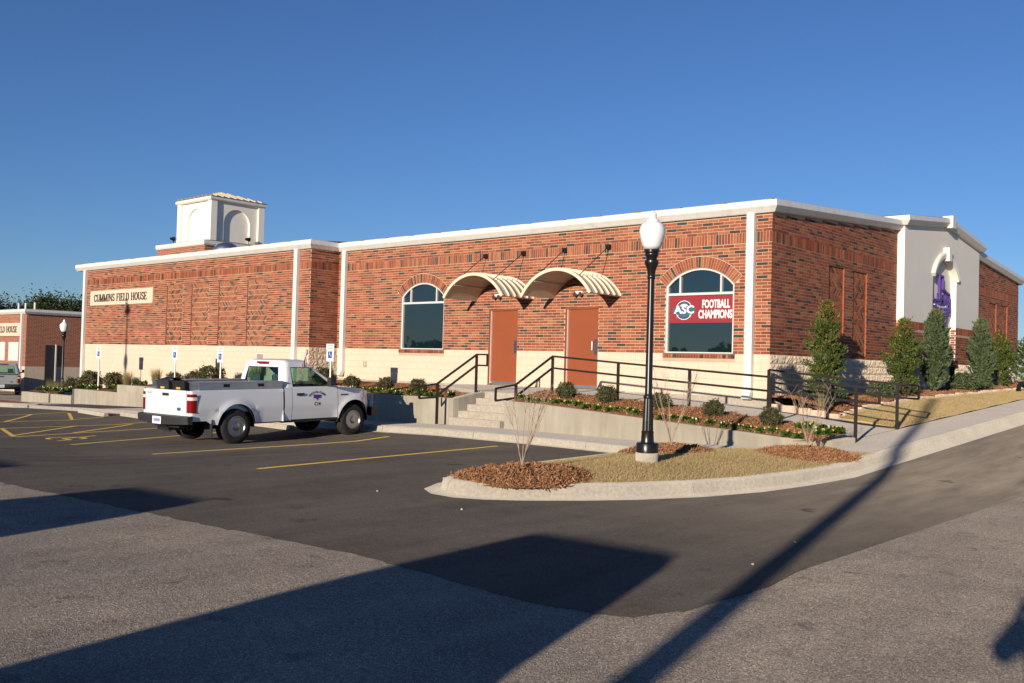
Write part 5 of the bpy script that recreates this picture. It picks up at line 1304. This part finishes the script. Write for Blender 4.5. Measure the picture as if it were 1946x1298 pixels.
# ================================================================== vehicles
def grid_side(mb, xs, zb, ztp, yf, s, nz=9, mat=0):
    rows = []
    for x in xs:
        a, b_ = zb(x), ztp(x); rows.append([(x, s*yf(x, a+(b_-a)*k/nz), a+(b_-a)*k/nz) for k in range(nz+1)])
    mb.grid(rows, mat)
def greenhouse(o, zr, xr, xf, w, paint, glass, seal, crown, rc=.09, gl_rows=(2, 4), side_glass=(3, 6), rear=True):
    """rings of (z) -> perimeter; builds shell, side windows, rear window, windshield"""
    su = [0, .05, .085, .105, .3, .55, .80, .885, .905, 1]; rv = [0, .06, .085, .105, .35, .5, .65, .895, .915, .94, 1]; fv = [0, .04, .06, .5, .94, .96, 1]
    def ring(i):
        z, a, b_, h = zr[i], xr[i], xf[i], w[i]; pts = []; tags = []
        x0, x1 = a+rc, b_-rc*.5
        for u in su: pts.append((x0+(x1-x0)*u, -h, z)); tags.append(('R', u))
        for q in (1, 2): an = q/3*math.pi/2; pts.append((x1+rc*.5*math.sin(an), -h+rc*(1-math.cos(an)), z)); tags.append(('c', 0))
        for v in fv: pts.append((b_, (-h+rc)+(2*h-2*rc)*v, z)); tags.append(('F', v))
        for q in (2, 1): an = q/3*math.pi/2; pts.append((x1+rc*.5*math.sin(an), h-rc*(1-math.cos(an)), z)); tags.append(('c', 0))
        for u in su[::-1]: pts.append((x0+(x1-x0)*u, h, z)); tags.append(('L', u))
        for q in (1, 2): an = q/3*math.pi/2; pts.append((x0-rc*math.sin(an), h-rc*(1-math.cos(an)), z)); tags.append(('c', 0))
        for v in rv: pts.append((a, (h-rc)-(2*h-2*rc)*v, z)); tags.append(('B', v))
        for q in (2, 1): an = q/3*math.pi/2; pts.append((x0-rc*math.sin(an), -h+rc*(1-math.cos(an)), z)); tags.append(('c', 0))
        return pts, tags
    rings = [ring(i)[0] for i in range(len(zr))]; tg = ring(0)[1]; n = len(tg)
    mbs = {k: MB() for k in ('shell', 'sR', 'sL', 'sF', 'sB', 'R', 'L', 'F', 'B')}
    gl0, gl1 = gl_rows
    for i in range(len(zr)-1):
        for j in range(n):
            j2 = (j+1) % n; q = [rings[i][j], rings[i][j2], rings[i+1][j2], rings[i+1][j]]; (ta, ua), (tb, ub) = tg[j], tg[j2]; key = 'shell'
            if ta == tb and ta in 'RLFB':
                lo, hi = sorted((ua, ub)); e = {'R': (.105, .885), 'L': (.105, .885), 'B': (.105, .895), 'F': (.06, .94)}[ta]; e2 = {'R': (.085, .905), 'L': (.085, .905), 'B': (.085, .915), 'F': (.04, .96)}[ta]
                if ta == 'B' and not rear: pass
                elif lo >= e[0]-1e-6 and hi <= e[1]+1e-6 and (gl0 if ta != 'F' else 0) <= i < gl1: key = ta
                elif lo >= e2[0]-1e-6 and hi <= e2[1]+1e-6 and (gl0-1 if ta != 'F' else 0) <= i < gl1+1: key = 's'+ta
            mbs[key].poly(q)
    last = rings[-1]; cxm = sum(p[0] for p in last)/n; zl = zr[-1]; prev = last
    for s_, dz in ((.975, crown*.45), (.90, crown*.75), (.7, crown*.93), (.35, crown)):
        cur = [(cxm+(p[0]-cxm)*s_, p[1]*s_, zl+dz) for p in last]
        for j in range(n): mbs['shell'].poly([prev[j], prev[(j+1) % n], cur[(j+1) % n], cur[j]])
        prev = cur
    mbs['shell'].poly(prev)
    sh = mbs['shell'].build('cab_shell', paint, o, smooth=True, local=True, sharp=35); [mbs['s'+q].build('window_seal', seal, o, local=True) for q in 'RLFB' if mbs['s'+q].f]
    for k, nm in (('R', 'side_window'), ('L', 'side_window'), ('F', 'windshield'), ('B', 'rear_window')):
        if mbs[k].f: mbs[k].build(nm, glass, o, local=True, smooth=True)
    return sh
def wheel(o, x, y, s, r=.345, rim='steel'):
    mb = MB(); w = .115
    mb.lathe([(r*.60, -w), (r*.72, -w*1.02), (r*.93, -w*.98), (r*.985, -w*.75), (r, -w*.4), (r, w*.4), (r*.985, w*.75), (r*.93, w*.98), (r*.72, w*1.02), (r*.60, w)], (x, y, r), 36, axis='y', caps=False)
    ty_ = mb.build('tyre', 'tyre', o, smooth=True, local=True, sharp=60)
    mb = MB(); yo = s*w; prof = [(.205, .85), (.205, .99), (.190, 1.0), (.178, .80), (.165, .62), (.12, .66), (.095, .80), (.07, .92), (.045, .97), (.02, .98)]
    mb.lathe([(a, yo*b_) for a, b_ in prof], (x, y, r), 32, axis='y'); mb.build('rim', rim, ty_, smooth=True, local=True, sharp=50)
    for k in range(8):
        a = 6.283*k/8; mb = MB(); mb.lathe([(.027, s*w*.58), (.027, s*w*.70)], (x+.143*math.cos(a), y, r+.143*math.sin(a)), 10, axis='y'); mb.build('rim_hole', 'rubber_dark', ty_, local=True)
def pickup(label, loc, rotz, paint='paint_white', group=None, full=True):
    o = thing('pickup_truck', label, 'pickup truck', loc, rotz, group)
    XF = 2.99; RA_ = .425
    def yf(x, z):
        w = .865-.055*clip((.66-z)/.34)**2-.012*(z < .655)-.035*clip((z-.66)/.42)**2
        if x > 3.15: w -= .30*((x-3.15)/.52)**2.2
        for xa in (0, XF):
            d = math.hypot(x-xa, z-.36)
            if d >= RA_-.02 and z > .34: w += .032*math.exp(-((d-RA_)/.07)**2)
        return w
    def zb(x):
        b_ = .40 if -.6 < x < 3.2 else .44
        if x < -.6: b_ = .48
        for xa in (0, XF):
            if abs(x-xa) < RA_: b_ = max(b_, .36+math.sqrt(RA_*RA_-(x-xa)**2))
        return b_
    bt_ = lambda x: 1.045
    ct = lambda x: 1.075
    ft = lambda x: 1.07-.035*clip((x-2.5)/.6)-.14*clip((x-2.95)/.68)**1.8
    dense = lambda a, b_: sorted(set([round(a+(b_-a)*k/14, 4) for k in range(15)] + [round(xa+RA_*math.cos(t_), 4) for xa in (0, XF) for t_ in np.linspace(0, math.pi, 21) if a < xa+RA_*math.cos(t_) < b_]))
    bed_ = None
    for s in (-1, 1):
        mb = MB(); grid_side(mb, dense(-.97, 1.10), zb, bt_, yf, s); 
        # rolled rear corner
        rows = []
        for q in range(6):
            an = q/5*math.pi/2; rows.append([(-.97-.06*math.sin(an), s*(yf(-.97, z)-.06*(1-math.cos(an))), z) for z in np.linspace(.48, 1.045, 10)])
        mb.grid(rows); mb.poly([(-1.03, s*(yf(-.97, .6)-.06), .48), (-1.03, s*.715, .48), (-1.03, s*.715, 1.045), (-1.03, s*(yf(-.97, 1.045)-.06), 1.045)])
        rw = [[(x, s*yf(x, 1.045), 1.045) for x in np.linspace(-1.0, 1.10, 8)], [(x, s*(yf(x, 1.045)-.015), 1.06) for x in np.linspace(-1.0, 1.10, 8)], [(x, s*.76, 1.06) for x in np.linspace(-1.0, 1.10, 8)], [(x, s*.76, .62) for x in np.linspace(-1.0, 1.10, 8)]]
        mb.grid(rw); mb.poly([(1.10, s*.55, .4), (1.10, s*yf(1.1, .7), .4), (1.10, s*yf(1.1, 1.0), 1.045), (1.10, s*.55, 1.045)])
        mb.build('bed_side', paint, o, smooth=True, local=True, sharp=35)
        mb = MB(); grid_side(mb, [1.135, 1.2, 1.26, 1.322], zb, ct, yf, s); mb.build('cab_corner', paint, o, smooth=True, local=True, sharp=35)
        mb = MB(); grid_side(mb, dense(1.330, 2.535), lambda x: max(zb(x), .42), ct, yf, s, 10); dr = mb.build('door', paint, o, smooth=True, local=True, sharp=35)
        mb = MB(); mb.box(1.44, 1.62, *sorted((s*(yf(1.5, .93)-.01), s*(yf(1.5, .93)+.022))), .905, .955); mb.build('door_handle', 'plastic_black', dr, local=True)
        mb = MB(); grid_side(mb, dense(2.545, 3.64), zb, ft, yf, s); mb.build('fender', paint, o, smooth=True, local=True, sharp=35)
        mb = MB(); mb.box(1.12, 2.6, *sorted((s*.70, s*.80)), .36, .43); mb.build('sill', 'plastic_black', o, local=True)
        mb = MB(); mb.box(1.13, 2.56, *sorted((s*.78, s*.80)), .42, 1.06); mb.build('inner_panel', 'rubber_dark', o, local=True)
        for xa in (0, XF):
            mb = MB(); rr = [[(xa+RA_*math.cos(t_), s*y_, .36+RA_*math.sin(t_)) for t_ in np.linspace(-.1, math.pi+.1, 17)] for y_ in (.835, .45)]
            mb.grid(rr); mb.poly([(p[0], p[1], p[2]) for p in rr[1]]); mb.build('wheel_arch', 'rubber_dark', o, local=True)
            wheel(o, xa, s*.735, s)
        # lamps
        mb = MB(); yo = yf(-.97, .8)
        rows = []
        pth = [(-1.038, s*.735), (-1.038, s*(yo-.06))] + [(-.97-.068*math.sin(q), s*(yo-.06+.068*math.cos(q))) for q in np.linspace(1.3, 0, 5)] + [(-.90, s*(yo+.008))]
        for k in range(7):
            z = .64+.35*k/6; sh_ = .025*(k == 6)+.01*(k == 0); rows.append([(x + (0 if i < len(pth)-2 else -sh_*.5), y, z) for i, (x, y) in enumerate(pth)])
        mb.grid(rows[:5], 0); mb.grid(rows[4:6], 1); mb.grid(rows[5:7], 0); mb.build('taillight', ['red_lens', 'clear_lens'], o, local=True, smooth=True)
        mb = MB(); mb.grid([[(x, s*(yf(x, z)+.006), z) for z in (.74, .80, .86, .90)] for x in (3.47, 3.54, 3.60, 3.638)]); mb.build('corner_lamp', 'amber_lens', o, local=True)
        mb = MB(); mb.box(3.60, 3.655, *sorted((s*.36, s*.62)), .74, .90); mb.build('headlight', 'clear_lens', o, local=True)
        mb = MB(); mb.box(2.20, 2.34, *sorted((s*.90, s*1.02)), 1.10, 1.27); mb.bar((2.30, s*.82, 1.10), (2.27, s*.93, 1.14), .05, .05); mb.build('mirror', 'plastic_black', o, local=True)
        mb = MB(); mb.box(-.56, -.54, *sorted((s*.60, s*.86)), .17, .50); mb.build('mud_flap', 'plastic_black', o, local=True)
    mb = MB(); mb.grid([[(x, y, ft(x)+.028*(1-(y/.8)**2)+(.0)) for y in np.linspace(-yf(x, ft(x)), yf(x, ft(x)), 11)] for x in np.linspace(2.50, 3.64, 12)]); mb.build('hood', paint, o, smooth=True, local=True)
    mb = MB(); mb.grid([[(3.64, y, .90), (3.665, y*.98, .80), (3.665, y*.98, .58)] for y in np.linspace(-.76, .76, 8)]); mb.build('nose', paint, o, local=True)
    mb = MB(); mb.box(3.66, 3.68, -.34, .34, .70, .88); mb.build('grille', 'plastic_black', o, local=True)
    mb = MB(); rows = []
    for y in np.linspace(-.88, .88, 13):
        xo = 3.80-.10*abs(y/.88)**4; rows.append([(xo-.20, y, .60), (xo-.01, y, .60), (xo, y, .55), (xo-.01, y, .43), (xo-.20, y, .41)])
    mb.grid(rows); mb.poly(rows[0]); mb.poly(rows[-1]); mb.build('front_bumper', 'plastic_black', o, local=True)
    # tailgate
    mb = MB(); mb.box(-1.035, -.985, -.705, .705, .575, 1.05); tgo = mb.build('tailgate', paint, o, local=True)
    mb = MB(); mb.box(-1.045, -1.034, -.11, .11, .935, .99); mb.build('tailgate_handle', 'plastic_black', tgo, local=True)
    mb = MB(); mb.lathe([(.045, -.008), (.045, .0)], (-1.036, -.47, .70), 20, axis='x')
    for i, v in enumerate(mb.v): mb.v[i] = (v[0], -.47+(v[1]+.47)*1.5, .70+(v[2]-.70)*.75)
    mb.build('oval_badge', 'banner_blue', tgo, local=True)
    text_obj('lettering', '0-0', tgo, 'letter_dark', lambda u, v, d: (-1.037-d*.2, .58-u, .975+v), .075, .13, 0, .002, local=True)
    mb = MB(); mb.box(-.985, 1.09, -.76, .76, .60, .63); mb.box(1.06, 1.10, -.76, .76, .62, 1.05); mb.build('bed_floor', 'plastic_black', o, local=True)
    # rear bumper
    mb = MB(); rows = []
    for y in np.linspace(-.88, .88, 15):
        e = .10*abs(y/.88)**4; rows.append([(-1.00, y, .585), (-1.20+e, y, .575), (-1.215+e, y, .54), (-1.20+e, y, .40+.04*abs(y)), (-1.00, y, .42)])
    mb.grid(rows); mb.poly(rows[0]); mb.poly(rows[-1]); rb_ = mb.build('rear_bumper', 'plastic_black', o, local=True)
    mb = MB(); mb.box(-1.224, -1.218, -.15, .15, .415, .555); lpx = mb.build('licence_plate', 'sign_white', rb_, local=True)
    mb = MB()
    for q in range(6): mb.box(-1.2265, -1.224, -.11+.037*q, -.088+.037*q, .455, .515)
    mb.build('plate_characters', 'blue_sign', lpx, local=True)
    mb = MB(); mb.tube([(-1.1, -.06, .44), (-1.22, -.06, .36), (-1.24, -.06, .37)], .02); mb.build('tow_ball', 'steel', rb_, local=True)
    # underbody
    mb = MB(); mb.box(-1.0, 3.5, -.42, .42, .34, .56); mb.box(-.08, .08, -.7, .7, .28, .42); mb.box(2.9, 3.06, -.7, .7, .28, .42); mb.box(-.9, -.5, .1, .5, .26, .42); mb.build('underbody', 'rubber_dark', o, local=True)
    # cab
    greenhouse(o, [1.06, 1.085, 1.10, 1.30, 1.47, 1.485, 1.53], [1.15, 1.153, 1.156, 1.185, 1.215, 1.22, 1.24], [2.62, 2.58, 2.555, 2.24, 1.97, 1.95, 1.88], [.825, .82, .815, .765, .715, .71, .69], paint, 'car_glass', 'rubber_dark', .115)
    mb = MB(); mb.box(1.175, 1.30, -.17, .17, 1.548, 1.592); mb.build('brake_light', 'red_lens', o, local=True)
    mb = MB(); mb.box(1.25, 1.45, -.68, .68, .70, 1.14); mb.box(1.30, 1.40, -.50, -.22, 1.14, 1.33); mb.box(1.30, 1.40, .22, .50, 1.14, 1.33); mb.box(1.4, 2.0, -.68, .68, .60, .82); mb.build('seats', 'seat', o, local=True)
    mb = MB(); mb.box(2.2, 2.6, -.76, .76, .7, 1.07); mb.lathe([(.17, -.015), (.185, 0), (.17, .015)], (2.12, .37, 1.08), 18, axis='x'); mb.build('dashboard', 'rubber_dark', o, local=True)
    mb = MB(); mb.tube([(2.62, -.70, 1.05), (2.60, -.72, 1.75)], .004, 5); mb.build('antenna', 'black_metal', o, local=True)
    if full:
        # door lettering on the camera side
        yd = lambda u, v: -(yf(1.95+u, .80+v)+.004)
        for ch, a in zip('PHYSICAL PLANT', np.linspace(.72, -.72, 14)):
            if ch != ' ': text_obj('lettering', ch, o, 'letter_dark', (lambda u, v, d, a=a: (1.97-.30*math.sin(a)+u*math.cos(a)-v*math.sin(a), -(yf(1.97, .88)+.004), .67+.30*math.cos(a)+u*math.sin(a)+v*math.cos(a))), .062, None, .002, .001, local=True)
        mb = MB(); mb.poly([(x, -(yf(x, .86)+.005), z) for x, z in ((1.87, .84), (2.07, .84), (2.07, .915), (1.87, .915))]); mb.poly([(x, -(yf(x, .82)+.005), z) for x, z in ((1.93, .838), (2.0, .838), (1.975, .79))]); mb.build('door_emblem', 'purple', o, local=True)
        text_obj('lettering', 'C14', o, 'letter_dark', lambda u, v, d: (1.97+u, -(yf(1.97, .72)+.005), .72+v), .10, .16, .002, .001, local=True)
        mb = MB(); mb.box(2.62, 2.82, -(yf(2.7, .90)+.008), -(yf(2.7, .90)-.01), .885, .91); mb.build('fender_badge', 'plastic_black', o, local=True)
    for ch in [o]+list(o.children_recursive):
        if ch.type == 'MESH':
            for v in ch.data.vertices:
                if v.co.x < -.5: v.co.x = -.5+(v.co.x+.5)*.97
    o.scale = (1.01, 1, 1.02)
    return o
TH = R(92.5); PITCHT = -math.atan(.05/2.99); TL = Vector((-17.2, 10.38, zt(-16.9, 10.4)+.006))
truck = pickup('white work pickup with toolboxes in its bed, parked nose to the kerb', TL, TH); truck.rotation_euler.y = PITCHT
def on_truck(x, y, z): return TL+Vector((x*math.cos(TH)-y*math.sin(TH), x*math.sin(TH)+y*math.cos(TH), z*1.02+x*.0167))
for s, lb in ((-1, 'long aluminium toolbox on the near rail of the white pickup'), (1, 'aluminium toolbox on the far rail of the white pickup')):
    o = thing('tool_box', lb, 'toolbox', on_truck(.1, s*.66, 1.06), TH, 'truck bed toolboxes'); o.rotation_euler.y = PITCHT
    mb = MB(); mb.box(-.95, .98, -.17, .17, .002, .13); mb.build('body', 'aluminium', o, local=True)
    mb = MB(); mb.box(-.965, .995, -.185, .185, .131, .155); mb.build('lid', 'aluminium', o, local=True)
    for x in (-.35, .45): mb = MB(); mb.box(x-.07, x+.07, *sorted((s*.171, s*.180)), .05, .11); mb.build('latch', 'rubber_dark', o, local=True)
    for z in (.03, .06, .09): mb = MB(); mb.box(-.957, -.95, -.15, .15, z, z+.012); mb.build('end_ridge', 'steel', o, local=True)
for x, y, lb, col in ((-.78, .27, 'dark grey bin at the tailgate of the white pickup', 'plastic_black'), (-.74, -.22, 'black bin with faded yellow print at the tailgate', 'rubber_dark')):
    o = thing('storage_bin', lb, 'bin', on_truck(x, y, .635), TH)
    mb = MB(); rows = [[(a*(.15+.03*k), c*(.18+.035*k), .58*k) for a, c in ((-1, -1), (1, -1), (1, 1), (-1, 1), (-1, -1))] for k in (0, 1)]; mb.grid(rows); mb.poly(rows[0][:4]); mb.build('tub', col, o, local=True)
    mb = MB(); mb.box(-.20, .20, -.23, .23, .56, .59); 
    if col == 'plastic_black': mb.grid([[(-.18, -.2, .59), (-.18, .2, .59)], [(0, -.15, .65), (0, .15, .66)], [(.18, -.2, .59), (.18, .2, .59)]])
    mb.build('rim', col, o, local=True)
    mb = MB(); mb.box(-.182, -.176, -.07, .07, .43, .47); mb.build('label', 'yellow_paint', o, local=True)
# little flag clipped to the cab window
fl = thing('flag', 'small striped flag clipped to the side window of the white pickup', 'flag', on_truck(1.75, -.74, 1.46), TH)
mb = MB(); mb.tube([(0, 0, 0), (-.02, -.02, .42)], .006, 6); mb.build('staff', 'sign_white', fl, local=True)
for k in range(9):
    mb = MB(); rows = []
    for e in (0, 1):
        row = []
        for q in range(8):
            z = .40-.36*q/7; wd_ = (.035+.13*(q/7)**.8)*(k+e)/9
            row.append((-.02-wd_*.9+.012*math.sin(q*.9+k), -.03-.018*math.sin((k+e)*.8+q*.3), z-.012*(k+e)))
        rows.append(row)
    mb.grid(rows); mb.build('stripe', 'flag_red' if k % 2 == 0 else 'sign_white', fl, local=True)
mb = MB(); mb.poly([(-.035, -.052, .29), (-.015, -.052, .29), (-.015, -.052, .40), (-.05, -.052, .40)]); mb.build('canton', 'flag_blue', fl, local=True)
pickup('silver pickup parked before the far brick building at the left edge', (-53.25, 19.7, -.795), math.atan2(.37, -.93), 'paint_silver', full=False)
# parked cars behind the camera (their shadows fall across the foreground)
def wagon(label, loc, rotz, paint, hs=1.0):
    o = thing('parked_car', label, 'car', loc, rotz, 'cars parked behind the camera'); o.scale = (1, 1, hs); XF = 2.75; RA_ = .41
    yf = lambda x, z: .93-.05*clip((.6-z)/.3)**2-.03*clip((z-.6)/.45)**2 - (.22*((x-2.95)/.6)**2 if x > 2.95 else 0)
    def zb(x):
        b_ = .36
        for xa in (0, XF):
            if abs(x-xa) < RA_: b_ = max(b_, .35+math.sqrt(RA_*RA_-(x-xa)**2))
        return b_
    tp = lambda x: 1.08-.12*clip((x-2.2)/1.3)**1.5
    xs = sorted(set(list(np.linspace(-.95, 3.55, 30)) + [xa+RA_*math.cos(t_) for xa in (0, XF) for t_ in np.linspace(0, math.pi, 15)]))
    for s in (-1, 1):
        mb = MB(); grid_side(mb, xs, zb, tp, yf, s); mb.build('side_panel', paint, o, smooth=True, local=True)
        for xa in (0, XF): wheel(o, xa, s*.80, s)
        mb = MB(); mb.box(1.95, 2.15, *sorted((s*.95, s*1.10)), 1.12, 1.30); mb.build('mirror', 'plastic_black', o, local=True)
    mb = MB(); mb.grid([[(x, y, tp(x)+.02*(1-(y/.9)**2)) for y in np.linspace(-yf(x, tp(x)), yf(x, tp(x)), 9)] for x in np.linspace(-.95, 3.55, 14)]); mb.build('hood', paint, o, smooth=True, local=True)
    mb = MB(); mb.box(-1.05, 3.66, -.85, .85, .36, .62); mb.box(-.96, -.94, -.85, .85, .5, 1.06); mb.box(3.5, 3.56, -.68, .68, .5, .93); mb.build('bumper', 'plastic_black', o, local=True)
    greenhouse(o, [1.07, 1.10, 1.12, 1.40, 1.64, 1.66, 1.70], [-.95, -.95, -.95, -.90, -.84, -.83, -.80], [2.35, 2.32, 2.29, 1.95, 1.62, 1.60, 1.52], [.90, .895, .89, .84, .79, .785, .76], paint, 'window_glass', 'rubber_dark', .10)
    return o
wagon('dark van parked close behind and left of the camera', (-2.58, -2.95, .0), R(275), 'paint_dark', 1.07)
wagon('silver wagon parked behind the camera, second from the street', (-7.75, -3.65, .0), R(274), 'paint_silver', .99)
wagon('white wagon parked behind the camera, third from the street', (-12.1, -3.8, .0), R(274), 'paint_white', .98)

# ================================================================== poles outside the frame
up_ = thing('utility_pole', 'tall round wooden utility pole standing behind the camera', 'utility pole', (-.10, -6.3, 0))
mb = MB(); mb.tube([(-.10, -6.3, -.2), (-.10, -6.3, 4), (-.10, -6.3, 7.6)], [.115, .105, .09], 14); mb.build('pole', 'wood_pole', up_, smooth=True)
tl = thing('tall_lamp', 'tall slim parking lot lamp standing left of the picture', 'street lamp', (-33.0, -.65, -.5))
c = (-33.0, -.65, 1.62)
MB().lathe([(.16, -2.3), (.16, -1.9), (.07, -1.8), (.06, 3.25), (.10, 3.35), (.17, 3.6), (.12, 3.85), (.06, 4.0), (.05, 5.6), (.05, 5.65)], c, 16).build('shaft', 'black_metal', tl, smooth=True)
mb = MB(); mb.box(-33.2, -32.8, -.85, -.45, 7.24, 7.42); mb.lathe([(.15, 5.8), (.10, 6.0), (.03, 6.2)], c, 12); mb.build('head', 'black_metal', tl)
# ================================================================== photographer (shadow at the lower right)
FH = Vector((-math.sin(YAW), math.cos(YAW), 0)); RT = Vector((math.cos(YAW), math.sin(YAW), 0))
ph = thing('person', 'person in dark jacket holding a camera up, seen only by shadow', 'person', tuple(-FH*.36+RT*.17))
def loc(f, r_, z): return tuple(FH*f + RT*r_ + Vector((0, 0, z)))
SK = {'pel': (-.02, 0, .95, .15), 'waist': (-.02, 0, 1.12, .19), 'chest': (-.01, 0, 1.32, .22), 'neck': (.0, 0, 1.47, .06), 'h0': (.03, 0, 1.55, .075), 'h1': (.03, 0, 1.64, .095), 'h2': (.02, 0, 1.71, .07)}
ED = [('pel', 'waist'), ('waist', 'chest'), ('chest', 'neck'), ('neck', 'h0'), ('h0', 'h1'), ('h1', 'h2')]
for s, q in ((-1, 'l'), (1, 'r')):
    SK.update({q+'sh': (-.01, s*.21, 1.41, .085), q+'el': (.10, s*.33, 1.27, .065), q+'wr': (.20, s*.13, 1.44, .030), q+'hd': (.24, s*.085, 1.53, .032), q+'hip': (-.02, s*.10, .90, .095), q+'kn': (.02, s*.12, .50, .062), q+'an': (-.03, s*.13, .09, .042), q+'to': (.14, s*.15, .04, .04)})
    ED += [('chest', q+'sh'), (q+'sh', q+'el'), (q+'el', q+'wr'), (q+'wr', q+'hd'), ('pel', q+'hip'), (q+'hip', q+'kn'), (q+'kn', q+'an'), (q+'an', q+'to')]
    for k in range(5):
        nm = q+'f%d' % k; ln = [.05, .065, .07, .065, .05][k]
        SK[nm+'a'] = (.255, s*(.075-.012*(k == 0)), 1.56-.018*k, .0095); SK[nm+'b'] = (.275, s*(.07-ln*.9), 1.555-.018*k, .008); ED += [(q+'hd', nm+'a'), (nm+'a', nm+'b')]
ks = list(SK); me = bpy.data.meshes.new('body'); me.from_pydata([loc(*SK[k][:3]) for k in ks], [(ks.index(a), ks.index(b_)) for a, b_ in ED], [])
body = bpy.data.objects.new('body', me); link(body, ph); me.materials.append(M['cloth_dark'])
md = body.modifiers.new('skin', 'SKIN'); 
if not me.skin_vertices: me.attributes.new('skin', 'FLOAT', 'POINT')
for i, k in enumerate(ks):
    sv = me.skin_vertices[0].data[i]; sv.radius = (SK[k][3], SK[k][3]); sv.use_root = (k == 'pel')
body.modifiers.new('sub', 'SUBSURF').levels = 1; body.modifiers['sub'].render_levels = 2
hc = thing('handheld_camera', 'black camera held up by the photographer', 'camera', tuple(-FH*.10+RT*.17+Vector((0, 0, CAMZ-.05))))
mb = MB(); A = lambda f, r_, z: tuple(FH*f+RT*r_+Vector((0, 0, z)))
for f0, f1, w, h in ((-.06, .0, .07, .05),):
    vs = [A(f, r_, z) for f in (f0, f1) for r_, z in ((-w, -h), (w, -h), (w, h), (-w, h))]; n = len(mb.v); mb.v += vs
    for q in ((0, 1, 2, 3), (7, 6, 5, 4), (0, 4, 5, 1), (1, 5, 6, 2), (2, 6, 7, 3), (3, 7, 4, 0)): mb.f.append(tuple(n+i for i in q)); mb.m.append(0)
mb.tube([A(0, 0, 0), A(.04, 0, 0)], .03, 14); mb.build('camera_body', 'plastic_black', hc, local=True)
# ================================================================== wood far behind the camera (seen in the window reflections)
n = 20000; g = np.random.default_rng(44); xs_ = g.uniform(-260, 160, n); hh = 6.8+2.2*np.sin(xs_*.07)+1.6*np.sin(xs_*.19+1)+1.0*np.sin(xs_*.41)
P_ = np.stack([xs_, -150+g.normal(size=n)*6, hh*g.uniform(0, 1, n)**.7+g.normal(size=n)*.4], 1); P_[:, 2] = np.clip(P_[:, 2], 0, 12)
v, f = leaf_arrays(P_, 2.0, .8, g=g); tag(link(bpy.data.objects.new('distant_wood', np_mesh('distant_wood', v, f, 'leaf_oak', g.uniform(0, 1, n)))), 'low dark line of trees far across the street', 'trees', kind='stuff')
# black drain pipe end by the corner shrub and small black hose at the right edge
o = thing('drain_pipe', 'short black corrugated pipe end in the mulch at the building corner', 'pipe', (-9.05, 20.15, .82))
mb = MB(); mb.lathe([(.16, 0), (.17, .03), (.16, .06), (.17, .09), (.16, .12), (.17, .15), (.16, .18)], (-9.05, 20.1, .98), 18, axis='y'); mb.build('pipe', 'rubber_dark', o)
o = thing('black_hose', 'bent black tube lying on the lawn at the right edge', 'hose', (-7.7, 33.2, bed_z(-7.7, 33.2)))
mb = MB(); mb.tube([(-7.7, 32.7, bed_z(-7.7, 32.7)+.05), (-7.7, 32.9, bed_z(-7.7, 33)+.22), (-7.7, 33.15, bed_z(-7.7, 33)+.24), (-7.6, 33.7, bed_z(-7.7, 33.5)+.02)], .07, 10); mb.build('tube', 'rubber_dark', o)
